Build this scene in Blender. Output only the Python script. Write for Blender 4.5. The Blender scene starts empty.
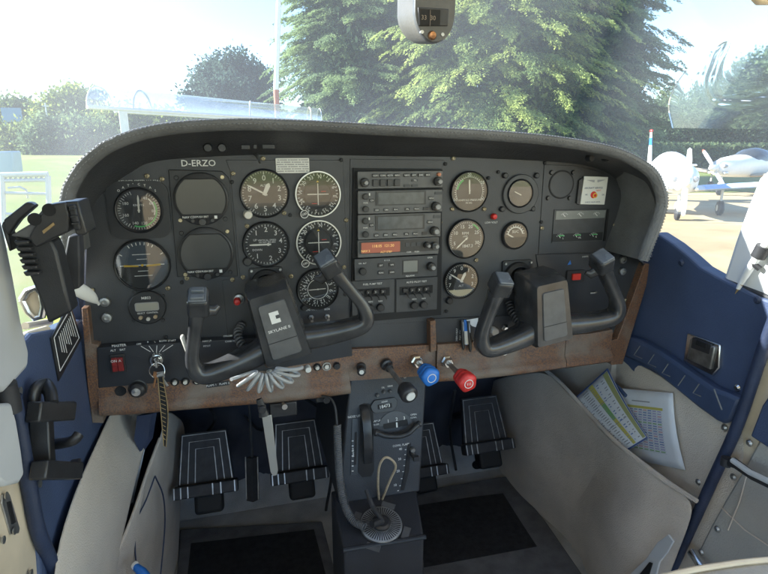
import bpy, math, random
import numpy as np
from mathutils import Vector, Matrix
random.seed(7); np.random.seed(7)
S = bpy.context.scene
COL = S.collection
rad = math.radians
# ------------------------------------------------------------------ camera model
F0, CX, CY = 530.0, 384.0, 287.0          # focal length and centre of the 768 x 574 frame
YAW, PITCH, CAMZ = rad(15.0), rad(14.5), 1.75
def ray(px, py):
    u, v = (px-CX)/F0, (py-CY)/F0
    f = math.cos(PITCH) - v*math.sin(PITCH)
    dn = math.sin(PITCH) + v*math.cos(PITCH)
    return Vector((u*math.cos(YAW)+f*math.sin(YAW), f*math.cos(YAW)-u*math.sin(YAW), -dn))
def at(px, py, Y=None, X=None, Z=None):
    d = ray(px, py)
    if Y is not None: t = Y/d.y
    elif X is not None: t = X/d.x
    else: t = (Z-CAMZ)/d.z
    p = d*t; p.z += CAMZ
    return p
D = 0.87                                   # distance of the instrument panel
def pw(px, py, Y=D):
    p = at(px, py, Y=Y); return p.x, p.z
FLOOR = CAMZ-0.95
WL, WR = -0.25, 0.77
# ------------------------------------------------------------------ materials
def mat(name, col, rough=.5, metal=0, var=0, vscale=20, bump=0, bscale=200, spec=.5, col2=None, emit=None, coat=0, thr=None, detail=4, alpha=None, trans=0, sheen=0):
    m = bpy.data.materials.new(name); m.use_nodes = True
    nt = m.node_tree; b = nt.nodes['Principled BSDF']
    def sset(k, v):
        if k in b.inputs: b.inputs[k].default_value = v
    sset('Base Color', (*col, 1)); sset('Roughness', rough); sset('Metallic', metal)
    sset('Specular IOR Level', spec); sset('Coat Weight', coat); sset('Transmission Weight', trans)
    if sheen: sset('Sheen Weight', sheen)
    if emit: sset('Emission Color', (*emit[0], 1)); sset('Emission Strength', emit[1])
    tc = nt.nodes.new('ShaderNodeTexCoord')
    if var or col2:
        n = nt.nodes.new('ShaderNodeTexNoise'); n.inputs['Scale'].default_value = vscale; n.inputs['Detail'].default_value = detail
        nt.links.new(tc.outputs['Object'], n.inputs['Vector'])
        r = nt.nodes.new('ShaderNodeValToRGB')
        lo, hi = thr if thr else (.3, .7)
        r.color_ramp.elements[0].position = lo; r.color_ramp.elements[1].position = hi
        c2 = col2 if col2 else tuple(min(1, c*(1+var)) for c in col)
        c1 = col if col2 else tuple(c*(1-var) for c in col)
        r.color_ramp.elements[0].color = (*c1, 1); r.color_ramp.elements[1].color = (*c2, 1)
        nt.links.new(n.outputs['Fac'], r.inputs['Fac']); nt.links.new(r.outputs['Color'], b.inputs['Base Color'])
        rr = nt.nodes.new('ShaderNodeMapRange'); rr.inputs['To Min'].default_value = max(0, rough-.08); rr.inputs['To Max'].default_value = min(1, rough+.1)
        n2 = nt.nodes.new('ShaderNodeTexNoise'); n2.inputs['Scale'].default_value = vscale*.37; n2.inputs['Detail'].default_value = 6
        nt.links.new(tc.outputs['Object'], n2.inputs['Vector']); nt.links.new(n2.outputs['Fac'], rr.inputs['Value']); nt.links.new(rr.outputs['Result'], b.inputs['Roughness'])
    if bump:
        n = nt.nodes.new('ShaderNodeTexNoise'); n.inputs['Scale'].default_value = bscale; n.inputs['Detail'].default_value = 3
        nt.links.new(tc.outputs['Object'], n.inputs['Vector'])
        bp = nt.nodes.new('ShaderNodeBump'); bp.inputs['Strength'].default_value = bump; bp.inputs['Distance'].default_value = .002
        nt.links.new(n.outputs['Fac'], bp.inputs['Height']); nt.links.new(bp.outputs['Normal'], b.inputs['Normal'])
    if sheen:
        b1 = b.inputs['Normal'].links[0].from_node; w_ = nt.nodes.new('ShaderNodeTexNoise'); w_.inputs['Scale'].default_value = 9; w_.inputs['Detail'].default_value = 5; w_.inputs['Distortion'].default_value = 1.2
        nt.links.new(tc.outputs['Object'], w_.inputs['Vector']); b2 = nt.nodes.new('ShaderNodeBump'); b2.inputs['Strength'].default_value = .3; b2.inputs['Distance'].default_value = .012
        nt.links.new(w_.outputs['Fac'], b2.inputs['Height']); nt.links.new(b2.outputs['Normal'], b1.inputs['Normal'])
    return m
M = {}
M['panel'] = mat('panel_paint', (.040,.042,.047), .38, var=.34, vscale=7, detail=9, bump=.25, bscale=900)
M['panel2'] = mat('subpanel_paint', (.031,.034,.041), .34, var=.2, vscale=14, bump=.15, bscale=900)
M['bezel'] = mat('bezel_plastic', (.019,.020,.023), .42, var=.2, vscale=40, bump=.1, bscale=800)
M['bezelgrey'] = mat('radio_plastic', (.105,.106,.108), .42, var=.15, vscale=60, bump=.1, bscale=900)
M['radio2'] = mat('radio_dark_plastic', (.052,.054,.058), .45, var=.15, vscale=60, bump=.1, bscale=900)
M['dial'] = mat('dial_black', (.012,.013,.014), .6)
M['dialgrey'] = mat('dial_grey', (.035,.037,.038), .6)
M['white'] = mat('dial_white', (.75,.75,.72), .6)
M['legend'] = mat('legend_white', (.7,.7,.68), .6)
M['yellow'] = mat('dial_yellow', (.75,.5,.06), .6)
M['green'] = mat('dial_green', (.08,.5,.14), .6)
M['redm'] = mat('dial_red', (.65,.04,.03), .6)
M['needle'] = mat('needle_cream', (.82,.8,.72), .5)
M['ring'] = mat('ring_metal', (.5,.5,.48), .35, metal=.8)
M['chrome'] = mat('chrome', (.72,.72,.7), .22, metal=1, var=.1, vscale=50)
M['steel'] = mat('worn_steel', (.42,.42,.41), .4, metal=.9, var=.3, vscale=60)
M['brass'] = mat('screw_brass', (.42,.36,.24), .4, metal=.8, var=.3, vscale=300)
M['black'] = mat('black_plastic', (.03,.03,.032), .36, var=.25, vscale=60, bump=.08, bscale=700)
M['blackrub'] = mat('black_rubber', (.028,.028,.031), .6, var=.3, vscale=60)
M['deep'] = mat('matt_black', (.008,.008,.009), .7)
M['lcd'] = mat('lcd_grey', (.19,.2,.19), .3, var=.08, vscale=40)
M['screen'] = mat('dark_screen', (.042,.047,.053), .22, var=.1, vscale=20)
M['radioscreen'] = mat('radio_screen', (.085,.10,.115), .2, var=.25, vscale=60)
M['orange'] = mat('orange_display', (.30,.095,.06), .4, emit=((.8,.2,.1), .02))
M['amber'] = mat('amber_segment', (.9,.55,.2), .4, emit=((1,.6,.2), .04))
M['red'] = mat('red_plastic', (.62,.035,.03), .38, var=.15, vscale=90, bump=.15, bscale=300)
M['blue'] = mat('blue_plastic', (.03,.19,.62), .4, var=.15, vscale=90, bump=.15, bscale=300)
M['cream'] = mat('cream_plastic', (.62,.6,.54), .4, var=.06, vscale=30)
M['knobgrey'] = mat('grey_knob', (.3,.3,.3), .4, var=.1, vscale=80)
M['card'] = mat('white_card', (.72,.72,.68), .5, var=.04, vscale=40)
M['paper'] = mat('paper', (.74,.76,.78), .7, var=.04, vscale=30)
M['copper'] = mat('key_copper', (.4,.2,.1), .4, metal=.9, var=.3, vscale=200)
M['bluewall'] = mat('blue_vinyl', (.058,.084,.16), .5, var=.18, vscale=7, bump=.35, bscale=420)
M['bluegloss'] = mat('blue_moulding', (.05,.074,.14), .34, var=.18, vscale=16, bump=.1, bscale=300)
M['navy'] = mat('navy_trim', (.024,.036,.075), .5, var=.2, vscale=16, bump=.3, bscale=300)
M['grey_carpet'] = mat('grey_felt', (.66,.58,.49), .95, var=.10, vscale=7, bump=.9, bscale=500, detail=8, sheen=.1)
M['pocket'] = mat('grey_pocket_felt', (.62,.54,.455), .95, var=.13, vscale=9, bump=.9, bscale=500, detail=8, sheen=.1)
M['door_grey'] = mat('door_vinyl', (.42,.40,.36), .7, var=.12, vscale=9, bump=.5, bscale=350)
M['floor'] = mat('floor_carpet', (.48,.475,.46), 1, var=.25, vscale=12, bump=1, bscale=600, detail=8)
M['mat'] = mat('floor_mat', (.13,.133,.145), .9, var=.25, vscale=25, bump=.8, bscale=500)
M['matin'] = mat('mat_inset', (.02,.02,.023), .9, var=.4, vscale=70, bump=1, bscale=700)
M['insul'] = mat('firewall_quilt', (.045,.05,.07), .55, var=.3, vscale=10)
M['ivory'] = mat('ivory_paint', (.68,.57,.42), .4, var=.16, vscale=12, bump=.05, bscale=100, detail=8)
M['white_paint'] = mat('white_paint', (.78,.78,.76), .35, var=.04, vscale=6)
M['greyplastic'] = mat('pale_plastic', (.56,.57,.57), .45, var=.06, vscale=10, bump=.05, bscale=300)
M['pedestal'] = mat('pedestal_vinyl', (.026,.028,.034), .45, var=.25, vscale=14, bump=.3, bscale=600)
M['strap'] = mat('strap_gold', (.35,.25,.12), .5, metal=.3, var=.3, vscale=90)
M['string'] = mat('tan_cord', (.42,.33,.22), .8, var=.2, vscale=200)
M['pad_sky'] = mat('grip_pad_sky', (.135,.15,.17), .25, var=.2, vscale=50)  # blue grey puts the reflected sky into the pad colour
M['clear'] = mat('clear_plastic', (.9,.93,.95), .08, trans=.65, spec=.7)
M['yoke'] = mat('yoke_plastic', (.046,.047,.050), .22, var=.35, vscale=30, bump=.06, bscale=500)
M['stitch'] = mat('grey_thread', (.2,.205,.21), .8)
# leather with a fine grain for the hood
M['leather'] = mat('hood_leather', (.05,.053,.058), .5, var=.2, vscale=10, bump=.6, bscale=260)
M['leather_sunlit'] = mat('hood_leather_sunlit', (.125,.13,.135), .5, var=.2, vscale=20, bump=.6, bscale=260)  # the hood leather again, made paler to stand for sun on the rim
def brown():
    m = mat('worn_brown_vinyl', (.22,.105,.05), .45, col2=(.10,.062,.05), vscale=420, thr=(.42,.6), bump=.5, bscale=500)
    nt = m.node_tree; b = nt.nodes['Principled BSDF']
    src = b.inputs['Base Color'].links[0].from_socket
    tc = nt.nodes.new('ShaderNodeTexCoord'); n = nt.nodes.new('ShaderNodeTexNoise'); n.inputs['Scale'].default_value = 16; n.inputs['Detail'].default_value = 8
    nt.links.new(tc.outputs['Object'], n.inputs['Vector'])
    r = nt.nodes.new('ShaderNodeValToRGB'); r.color_ramp.elements[0].position = .46; r.color_ramp.elements[1].position = .64
    nt.links.new(n.outputs['Fac'], r.inputs['Fac'])
    mx = nt.nodes.new('ShaderNodeMix'); mx.data_type = 'RGBA'; mx.inputs[7].default_value = (.20,.155,.12,1)
    nt.links.new(r.outputs['Color'], mx.inputs[0]); nt.links.new(src, mx.inputs[6]); nt.links.new(mx.outputs[2], b.inputs['Base Color'])
    return m
M['brown'] = brown()
def glass_mat(name, dust=.0, gloss=.06, tint=(1,1,1), rough=.02, smear=False):
    m = bpy.data.materials.new(name); m.use_nodes = True; nt = m.node_tree; nt.nodes.clear()
    o = nt.nodes.new('ShaderNodeOutputMaterial'); t = nt.nodes.new('ShaderNodeBsdfTransparent'); t.inputs[0].default_value = (*tint,1)
    g = nt.nodes.new('ShaderNodeBsdfGlossy'); g.inputs['Roughness'].default_value = rough
    fr = nt.nodes.new('ShaderNodeFresnel'); fr.inputs[0].default_value = 1.45
    mm = nt.nodes.new('ShaderNodeMath'); mm.operation = 'MULTIPLY'; mm.inputs[1].default_value = gloss/.04
    nt.links.new(fr.outputs[0], mm.inputs[0])
    cl = nt.nodes.new('ShaderNodeClamp'); nt.links.new(mm.outputs[0], cl.inputs[0]); cl.inputs['Max'].default_value=.9
    mx = nt.nodes.new('ShaderNodeMixShader'); nt.links.new(cl.outputs[0], mx.inputs[0]); nt.links.new(t.outputs[0], mx.inputs[1]); nt.links.new(g.outputs[0], mx.inputs[2])
    last = mx
    if dust:
        d = nt.nodes.new('ShaderNodeBsdfTranslucent'); d.inputs[0].default_value = (.70,.78,.90,1)
        d2 = nt.nodes.new('ShaderNodeBsdfDiffuse'); d2.inputs[0].default_value = (.70,.78,.90,1)
        ad = nt.nodes.new('ShaderNodeMixShader'); nt.links.new(d.outputs[0], ad.inputs[1]); nt.links.new(d2.outputs[0], ad.inputs[2])
        m2 = nt.nodes.new('ShaderNodeMixShader')
        nt.links.new(mx.outputs[0], m2.inputs[1]); nt.links.new(ad.outputs[0], m2.inputs[2])
        tc = nt.nodes.new('ShaderNodeTexCoord'); n = nt.nodes.new('ShaderNodeTexNoise'); n.inputs['Scale'].default_value = 3; n.inputs['Detail'].default_value = 6
        nt.links.new(tc.outputs['Object'], n.inputs['Vector'])
        mr = nt.nodes.new('ShaderNodeMapRange'); mr.inputs['From Min'].default_value=.3; mr.inputs['From Max'].default_value=.7
        mr.inputs['To Min'].default_value = dust*.7; mr.inputs['To Max'].default_value = dust*1.3
        nt.links.new(n.outputs['Fac'], mr.inputs['Value']); nt.links.new(mr.outputs[0], m2.inputs[0])
        last = m2
    nt.links.new(last.outputs[0], o.inputs[0])
    return m
M['gaugeglass'] = glass_mat('gauge_glass', 0, .045)
M['windshield'] = glass_mat('windshield_plexiglass', .085, .03, tint=(.55,.60,.65), rough=.03)  # added tint dims the outside view; bluish dust film doubles as haze
# ------------------------------------------------------------------ mesh builder
class MB:
    def __init__(s): s.v=[]; s.f=[]; s.m=[]; s.mi=0
    def add(s, vs, fs):
        o=len(s.v); s.v += [tuple(p) for p in vs]; s.f += [tuple(i+o for i in f) for f in fs]; s.m += [s.mi]*len(fs); return s
    def box(s, x0,x1,y0,y1,z0,z1):
        v=[(x,y,z) for x in (x0,x1) for y in (y0,y1) for z in (z0,z1)]
        return s.add(v,[(0,1,3,2),(4,6,7,5),(0,4,5,1),(2,3,7,6),(0,2,6,4),(1,5,7,3)])
    def obox(s, c, sx,sy,sz, R=None):
        R = R or Matrix.Identity(3); c=Vector(c)
        v=[c+R@Vector((a*sx/2,b*sy/2,d*sz/2)) for a in (-1,1) for b in (-1,1) for d in (-1,1)]
        return s.add(v,[(0,1,3,2),(4,6,7,5),(0,4,5,1),(2,3,7,6),(0,2,6,4),(1,5,7,3)])
    def prism(s, pts, y0, y1, inset=0):
        """polygon of (x,z) extruded between y0 (front) and y1 (back)"""
        n=len(pts); cx=sum(p[0] for p in pts)/n; cz=sum(p[1] for p in pts)/n
        fr=[(p[0],y0,p[1]) for p in pts]; bk=[(p[0],y1,p[1]) for p in pts]
        if inset:
            r=max(math.hypot(p[0]-cx,p[1]-cz) for p in pts); k=1-inset/r
            mid=[(p[0],y0+inset*.8,p[1]) for p in pts]; fr=[(cx+(p[0]-cx)*k,y0,cz+(p[1]-cz)*k) for p in pts]
            s.add(fr+mid+bk,[tuple(range(n)),tuple(range(3*n-1,2*n-1,-1))]+[(i,n+i,n+(i+1)%n,(i+1)%n) for i in range(n)]+[(n+i,2*n+i,2*n+(i+1)%n,n+(i+1)%n) for i in range(n)])
            return s
        return s.add(fr+bk,[tuple(range(n)),tuple(range(2*n-1,n-1,-1))]+[(i,n+i,n+(i+1)%n,(i+1)%n) for i in range(n)])
    def lathe(s, cx, cz, prof, seg=40, Rm=None, org=None):
        """profile (r,y) about the Y axis through (cx,cz)"""
        vs=[];n=len(prof)
        for r,y in prof:
            for k in range(seg):
                a=2*math.pi*k/seg; vs.append(Vector((cx+r*math.cos(a),y,cz+r*math.sin(a))))
        if Rm is not None: vs=[Rm@p+Vector(org) for p in vs]
        fs=[(j*seg+k,j*seg+(k+1)%seg,(j+1)*seg+(k+1)%seg,(j+1)*seg+k) for j in range(n-1) for k in range(seg)]
        if prof[0][0]>1e-6: fs.append(tuple(range(seg-1,-1,-1)))
        if prof[-1][0]>1e-6: fs.append(tuple((n-1)*seg+k for k in range(seg)))
        return s.add(vs,fs)
    def ring(s, cx, cz, r0, r1, y0, y1, seg=48):
        vs=[]
        for r,y in ((r0,y1),(r0,y0),(r1,y0),(r1,y1)):
            for k in range(seg):
                a=2*math.pi*k/seg; vs.append((cx+r*math.cos(a),y,cz+r*math.sin(a)))
        fs=[(j*seg+k,j*seg+(k+1)%seg,((j+1)%4)*seg+(k+1)%seg,((j+1)%4)*seg+k) for j in range(4) for k in range(seg)]
        return s.add(vs,fs)
    def tube(s, path, rads, seg=10, flat=1.0, up=None, cap=True):
        P=[Vector(p) for p in path]; n=len(P)
        if not hasattr(rads,'__len__'): rads=[rads]*n
        vs=[]; ref=Vector(up) if up else None; prev=None
        for i,p in enumerate(P):
            t=(P[min(i+1,n-1)]-P[max(i-1,0)]).normalized()
            if prev is None:
                a=ref or (Vector((0,0,1)) if abs(t.z)<.9 else Vector((1,0,0)))
            else: a=ref or prev
            u=(a-t*a.dot(t)).normalized(); w=t.cross(u); prev=u
            for k in range(seg):
                q=2*math.pi*k/seg; vs.append(p+u*math.cos(q)*rads[i]+w*math.sin(q)*rads[i]*flat)
        fs=[(j*seg+k,j*seg+(k+1)%seg,(j+1)*seg+(k+1)%seg,(j+1)*seg+k) for j in range(n-1) for k in range(seg)]
        if cap: fs+= [tuple(range(seg-1,-1,-1)),tuple((n-1)*seg+k for k in range(seg))]
        return s.add(vs,fs)
    def grid(s, rows, closed=False):
        n=len(rows[0]); vs=[p for r in rows for p in r]
        fs=[(j*n+k,j*n+(k+1)%n,(j+1)*n+(k+1)%n,(j+1)*n+k) for j in range(len(rows)-1) for k in range(n if closed else n-1)]
        return s.add(vs,fs)
    def slab(s, quad, thick, nrm):
        """thin solid: list of points pushed along nrm by thick"""
        nv=Vector(nrm).normalized()*thick; n=len(quad); q=[Vector(p) for p in quad]; b=[p-nv for p in q]
        return s.add(q+b,[tuple(range(n)),tuple(range(2*n-1,n-1,-1))]+[(i,n+i,n+(i+1)%n,(i+1)%n) for i in range(n)])
    def text(s, txt, cx, cz, h, y, ang=0, sx=1.0, R=None, org=None):
        vs,fs = text_geo(txt)
        c,sn=math.cos(ang),math.sin(ang); out=[]
        for (x,z) in vs:
            x*=h*sx; z*=h
            out.append(Vector((cx+x*c-z*sn, y, cz+x*sn+z*c)))
        if R is not None: out=[R@p+Vector(org) for p in out]
        return s.add(out,fs)
    def build(s, name, mt, parent=None, smooth=35, bevel=0, sub=0, loc=None, seg=2):
        me=bpy.data.meshes.new(name)
        off=Vector((0,0,0)) if parent is None else Vector(WORLD.get(parent.name,(0,0,0)))
        if loc is not None: off=Vector(loc)
        me.from_pydata([(p[0]-off.x,p[1]-off.y,p[2]-off.z) for p in s.v],[],s.f)
        mts = mt if isinstance(mt,(list,tuple)) else [mt]
        for q in mts: me.materials.append(M[q] if isinstance(q,str) else q)
        me.polygons.foreach_set('material_index', s.m)
        if smooth:
            me.polygons.foreach_set('use_smooth',[True]*len(me.polygons)); me.set_sharp_from_angle(angle=rad(smooth))
        me.update(); me.validate()
        o=bpy.data.objects.new(name,me); COL.objects.link(o)
        if parent is not None: o.parent=parent; WORLD[o.name]=tuple(off)
        else:
            WORLD[o.name]=tuple(off); o.location=off
        if bevel:
            b=o.modifiers.new('bevel','BEVEL'); b.width=bevel; b.segments=seg; b.limit_method='ANGLE'; b.angle_limit=rad(40)
        if sub:
            b=o.modifiers.new('sub','SUBSURF'); b.levels=b.render_levels=sub
        return o
WORLD={}
_tc={}
def text_geo(t):
    if t in _tc: return _tc[t]
    cu=bpy.data.curves.new('t','FONT'); cu.body=t; cu.align_x='CENTER'; cu.align_y='CENTER'; cu.size=1.35; cu.resolution_u=2; cu.offset=.012
    o=bpy.data.objects.new('t',cu); COL.objects.link(o)
    dg=bpy.context.evaluated_depsgraph_get(); me=o.evaluated_get(dg).to_mesh()
    vs=[(v.co.x,v.co.y) for v in me.vertices]; fs=[tuple(reversed(p.vertices)) for p in me.polygons]
    o.evaluated_get(dg).to_mesh_clear(); bpy.data.objects.remove(o); bpy.data.curves.remove(cu)
    _tc[t]=(vs,fs); return _tc[t]
def tag(o,label=None,cat=None,group=None,kind=None):
    if label: o['label']=label
    if cat: o['category']=cat
    if group: o['group']=group
    if kind: o['kind']=kind
    return o
def empty(name,loc,label=None,cat=None,group=None,rot=(0,0,0)):
    o=bpy.data.objects.new(name,None); o.empty_display_size=.05; COL.objects.link(o); o.location=loc; o.rotation_euler=rot
    WORLD[o.name]=tuple(loc); return tag(o,label,cat,group)
def local(name,label=None,cat=None,group=None):
    """a thing built in its own coordinates and moved afterwards"""
    return empty(name,(0,0,0),label,cat,group)
def copy_tree(o,parent=None):
    c=o.copy(); COL.objects.link(c)
    if parent is not None: c.parent=parent
    for ch in o.children: copy_tree(ch,c)
    return c
def rrect(cx,cz,w,h,r,ang=0,n=4):
    pts=[]
    for (sx,sz,a0) in ((1,1,0),(-1,1,90),(-1,-1,180),(1,-1,270)):
        for k in range(n+1):
            a=rad(a0+90*k/n); pts.append((sx*(w/2-r)+r*math.cos(a), sz*(h/2-r)+r*math.sin(a)))
    c,s_=math.cos(ang),math.sin(ang)
    return [(cx+x*c-z*s_, cz+x*s_+z*c) for x,z in pts]
def spline(pts, n=6):
    """Catmull-Rom through points (tuples of any length)"""
    P=[np.array(p,float) for p in pts]; P=[2*P[0]-P[1]]+P+[2*P[-1]-P[-2]]; out=[]
    for i in range(1,len(P)-2):
        for k in range(n):
            t=k/n; a,b,c,d=P[i-1:i+3]
            out.append(tuple(.5*((2*b)+(-a+c)*t+(2*a-5*b+4*c-d)*t*t+(-a+3*b-3*c+d)*t**3)))
    out.append(tuple(P[-2])); return out
def pstruct(o): o['kind']='structure'; return o
# ================================================================== INSTRUMENT PANEL
def dep(px,py,Y=D): return Y/ray(px,py).y
def rp(px,py,r,Y=D): return r*dep(px,py,Y)/F0
PAN = empty('instrument_panel',(0.26,D,CAMZ-.2),'black instrument panel with round dials, a radio stack and a brown lower edge','instrument panel')
# --- plate outline
inner=[(86,330),(85,300),(86,270),(87,240),(87,218),(94,203),(107,190),(128,174),(154,162),(182,157),(240,156),(300,155.5),(360,156),(430,157),(500,159.5),(530,161),(572,163),(600,169),(616,179),(629,194),(635,210),(638,235),(640,262)]
cpx,cpz=pw(370,260)
outl=[(cpx+(q[0]-cpx)*1.012,cpz+(q[1]-cpz)*1.035) if k>3 else q for k,q in enumerate([pw(*p) for p in inner[:-1]])]+[pw(640,262)]+[pw(630,300),pw(618,352),pw(430,352),pw(350,356),pw(94,368)]
big=[pw(x,y) for x,y in inner[:-1]]
mb=MB(); mb.prism(outl,D,D+.004); mb.build('panel_plate','panel',PAN)
# raised subplate seams
def plate(name,pts,m,th=.003,inset=.0012,par=PAN,bev=.0006):
    b=MB(); b.prism([pw(*p) for p in pts],D-th,D+.001); return b.build(name,m,par,bevel=bev)
plate('centre_plate',[(350,159),(443.5,160),(441,172),(443,320),(349,326)],'panel',.0015)
plate('right_plate',[(544,164.5),(572,165.5),(598,171),(614,181.5),(626,196),(632,212),(634,236),(632,250),(538,254)],'panel',.0015)
plate('upper_left_plate',[(343,160),(345,215),(349,300),(350,330),(228,338),(222,280),(240,277),(230,171),(226,160)],'panel',.0012)
SCREWS=[(119,190,1),(157,189,0),(118,233,0),(157.5,231,1),(147,176,1),(162,179,1),(233,173.5,1),(232,182,0),(263,158.5,1),(341,160,0),(284,213,1),(247,226,1),(346,220,1),(344,267,1),(232.5,279.5,1),(243,277,1),(291,276,1),(289,336,0),(92,290,1),(166,337,0),(168,288,1),(187,278,1),(182,282,0),(453,158.5,1),(445,164,0),(488,178,0),(452,209,1),(484,209,1),(440,222,1),(529,209,0),(541.5,228,1),(541,222,0),(544.5,163,0),(498,172,0),(614,225,1),(633,252,1),(439,260,0),(446,330,0),(441,190,0),(476,260,1),(625,300,1),(605,344,0),(607,335,0),(446,311,0),(437,300,0),(345,294,0),(352,322,0),(290,215,0)]
for (x,y,br) in SCREWS:
    cx,cz=pw(x,y); r=.0036 if br else .003
    b=MB(); b.lathe(cx,cz,[(0,D-.0042),(r*.55,D-.0042),(r,D-.003),(r,D)],14)
    b.mi=1; a=(x*7)%3; c,s_=math.cos(a)*r*.7,math.sin(a)*r*.7
    for (p,q) in ((c,s_),(-s_,c)):
        b.add([(cx-p-q*.16,D-.00435,cz-q+p*.16),(cx-p+q*.16,D-.00435,cz-q-p*.16),(cx+p+q*.16,D-.00435,cz+q-p*.16),(cx+p-q*.16,D-.00435,cz+q+p*.16)],[(0,1,2,3)])
    b.build('screw',['brass' if br else 'bezel','deep'],PAN)
def tick(b,cx,cz,ang,r0,r1,w,y):
    c,s_=math.cos(ang),math.sin(ang); p=(-s_*w/2,c*w/2)
    b.add([(cx+c*r0+p[0],y,cz+s_*r0+p[1]),(cx+c*r0-p[0],y,cz+s_*r0-p[1]),(cx+c*r1-p[0],y,cz+s_*r1-p[1]),(cx+c*r1+p[0],y,cz+s_*r1+p[1])],[(0,1,2,3)])
def arc(b,cx,cz,r0,r1,a0,a1,y,n=24):
    b.grid([[(cx+r*math.cos(a0+(a1-a0)*k/n),y,cz+r*math.sin(a0+(a1-a0)*k/n)) for k in range(n+1)] for r in (r0,r1)])
YF=D-.004      # dial face depth
def clk(d): return math.pi/2-rad(d)          # clock degrees (0 = top, clockwise)
def gauge(name,px,py,rpx,bez='round',ringc=False,label=None,face='dial',glass=True,bw=1.14,sq=None):
    cx,cz=pw(px,py); r=rp(px,py,rpx)
    b=MB()
    if sq:
        w=rp(px,py,sq); b.prism(rrect(cx,cz,w,w,w*.2),D-.0045,D+.001)
        for (sx,sz) in ((-1,-1),(1,-1),(-1,1),(1,1)): pass
    b.lathe(cx,cz,[(r*bw,D-.001),(r*bw,D-.006),(r*(bw*.5+.5),D-.0085),(r*1.01,D-.007),(r*1.0,D-.003),(r*1.03,D-.001)],56)
    if ringc:
        b.mi=1; b.ring(cx,cz,r*1.01,r*1.07,D-.0092,D-.007,56)
    o=b.build(name,['bezel','ring'],PAN)
    if label: tag(o,label)
    f=MB(); f.lathe(cx,cz,[(0,YF),(r*1.01,YF),(r*1.01,YF+.002)],56); f.build('dial_face',face,o)
    if glass:
        g=MB(); g.lathe(cx,cz,[(0,D-.0068),(r*.5,D-.0068),(r*1.0,D-.0066)],40); g.build('dial_glass','gaugeglass',o)
    return o,cx,cz,r
Y1=YF-.0006; Y2=YF-.0016
def marks(o,cx,cz,r,spec,name='dial_marking',mt='white'):
    """spec: list of callables on MB"""
    b=MB()
    for fn in spec: fn(b)
    return b.build(name,mt,o,smooth=0)
def needle(o,cx,cz,deg,l,w,tail=.15,mt='needle',hub=.08,tip=.25,y=Y2):
    a=clk(deg); c,s_=math.cos(a),math.sin(a); q=(-s_,c); b=MB()
    P=lambda d,k:(cx+c*d+q[0]*k,y,cz+s_*d+q[1]*k)
    b.add([P(-l*tail,w*.4),P(-l*tail,-w*.4),P(l*.8,-w*.5),P(l,-w*tip*.5),P(l,w*tip*.5),P(l*.8,w*.5)],[(0,1,2,3,4,5)])
    if hub: b.lathe(cx,cz,[(0,y-.0006),(l*hub,y-.0005),(l*hub,y)],16)
    return b.build('needle',mt,o,smooth=0)
def numerals(b,cx,cz,r,items,h,y=Y1):
    for t,deg in items:
        a=clk(deg); b.text(t,cx+r*math.cos(a),cz+r*math.sin(a),h,y)
def tickring(b,cx,cz,n,r0,r1,w,a0=0,a1=360,y=Y1):
    for k in range(n+(0 if a1-a0==360 else 1)): tick(b,cx,cz,clk(a0+(a1-a0)*k/n),r0,r1,w,y)
def sknob(o,px,py,rpx,name='adjust_knob',mt='knobgrey',h=.014,ribs=True):
    cx,cz=pw(px,py); r=rp(px,py,rpx); b=MB()
    b.lathe(cx,cz,[(0,D-h),(r*.8,D-h),(r,D-h*.86),(r*1.0,D-h*.3),(r*1.15,D-h*.2),(r*1.15,D-.001)],22)
    return b.build(name,mt,o)
# 1 airspeed
o,cx,cz,r=gauge('airspeed_indicator',139.5,210,20,sq=57,label='airspeed dial with green arc')
def f(b):
    tickring(b,cx,cz,40,r*.86,r*.97,r*.02,30,340); tickring(b,cx,cz,10,r*.8,r*.97,r*.035,30,340)
    numerals(b,cx,cz,r*.68,[('40',30),('60',62),('80',95),('100',130),('120',165),('140',200),('160',250),('180',300)],r*.15)
    b.text('KNOTS',cx,cz+r*.25,r*.11,Y1)
marks(o,cx,cz,r,[f])
b=MB(); arc(b,cx,cz,r*.78,r*.85,clk(60),clk(200),Y1-.0001); b.build('green_arc','green',o,smooth=0)
b=MB(); arc(b,cx,cz,r*.70,r*.76,clk(40),clk(110),Y1-.0001); b.build('white_arc','white',o,smooth=0)
needle(o,cx,cz,2,r*.75,r*.09)
b=MB(); tx,tz=pw(137,181.5); b.text('MANEUVER SPEED 111 KIAS',tx,tz,.0042,D-.0006,sx=.95)
numerals(b,cx,cz,r*1.27,[('O',-40),('A',-28),('T',-16),('°',-6),('C',6),('T',18),('A',30),('S',42)],.0036,D-.0052)
b.build('speed_legend','legend',PAN,smooth=0)
# 2 attitude
o,cx,cz,r=gauge('attitude_indicator',143,264.5,24,ringc=False,label='artificial horizon dial',bw=1.1)
b=MB(); b.add([(cx-r,Y1,cz)]+[(cx+r*math.cos(a)*.99,Y1,cz+r*math.sin(a)*.99) for a in [math.pi-math.pi*k/24 for k in range(25)]],[tuple(range(25,-1,-1))]); b.build('sky_half',mat('gyro_sky',(.03,.05,.075),.5),o,smooth=0)
def f(b):
    b.box(cx-r*.85,cx+r*.85,Y1-.0003,Y1-.0002,cz-r*.02,cz+r*.02)
    for k,w in ((.25,.2),(.45,.35),(-.25,.2),(-.45,.35)): b.box(cx-r*w,cx+r*w,Y1-.0003,Y1-.0002,cz+r*k-r*.012,cz+r*k+r*.012)
    for d in (-60,-30,-20,-10,0,10,20,30,60): tick(b,cx,cz,clk(d),r*.84,r*.96,r*.035,Y1-.0003)
marks(o,cx,cz,r,[f])
b=MB()
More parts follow.
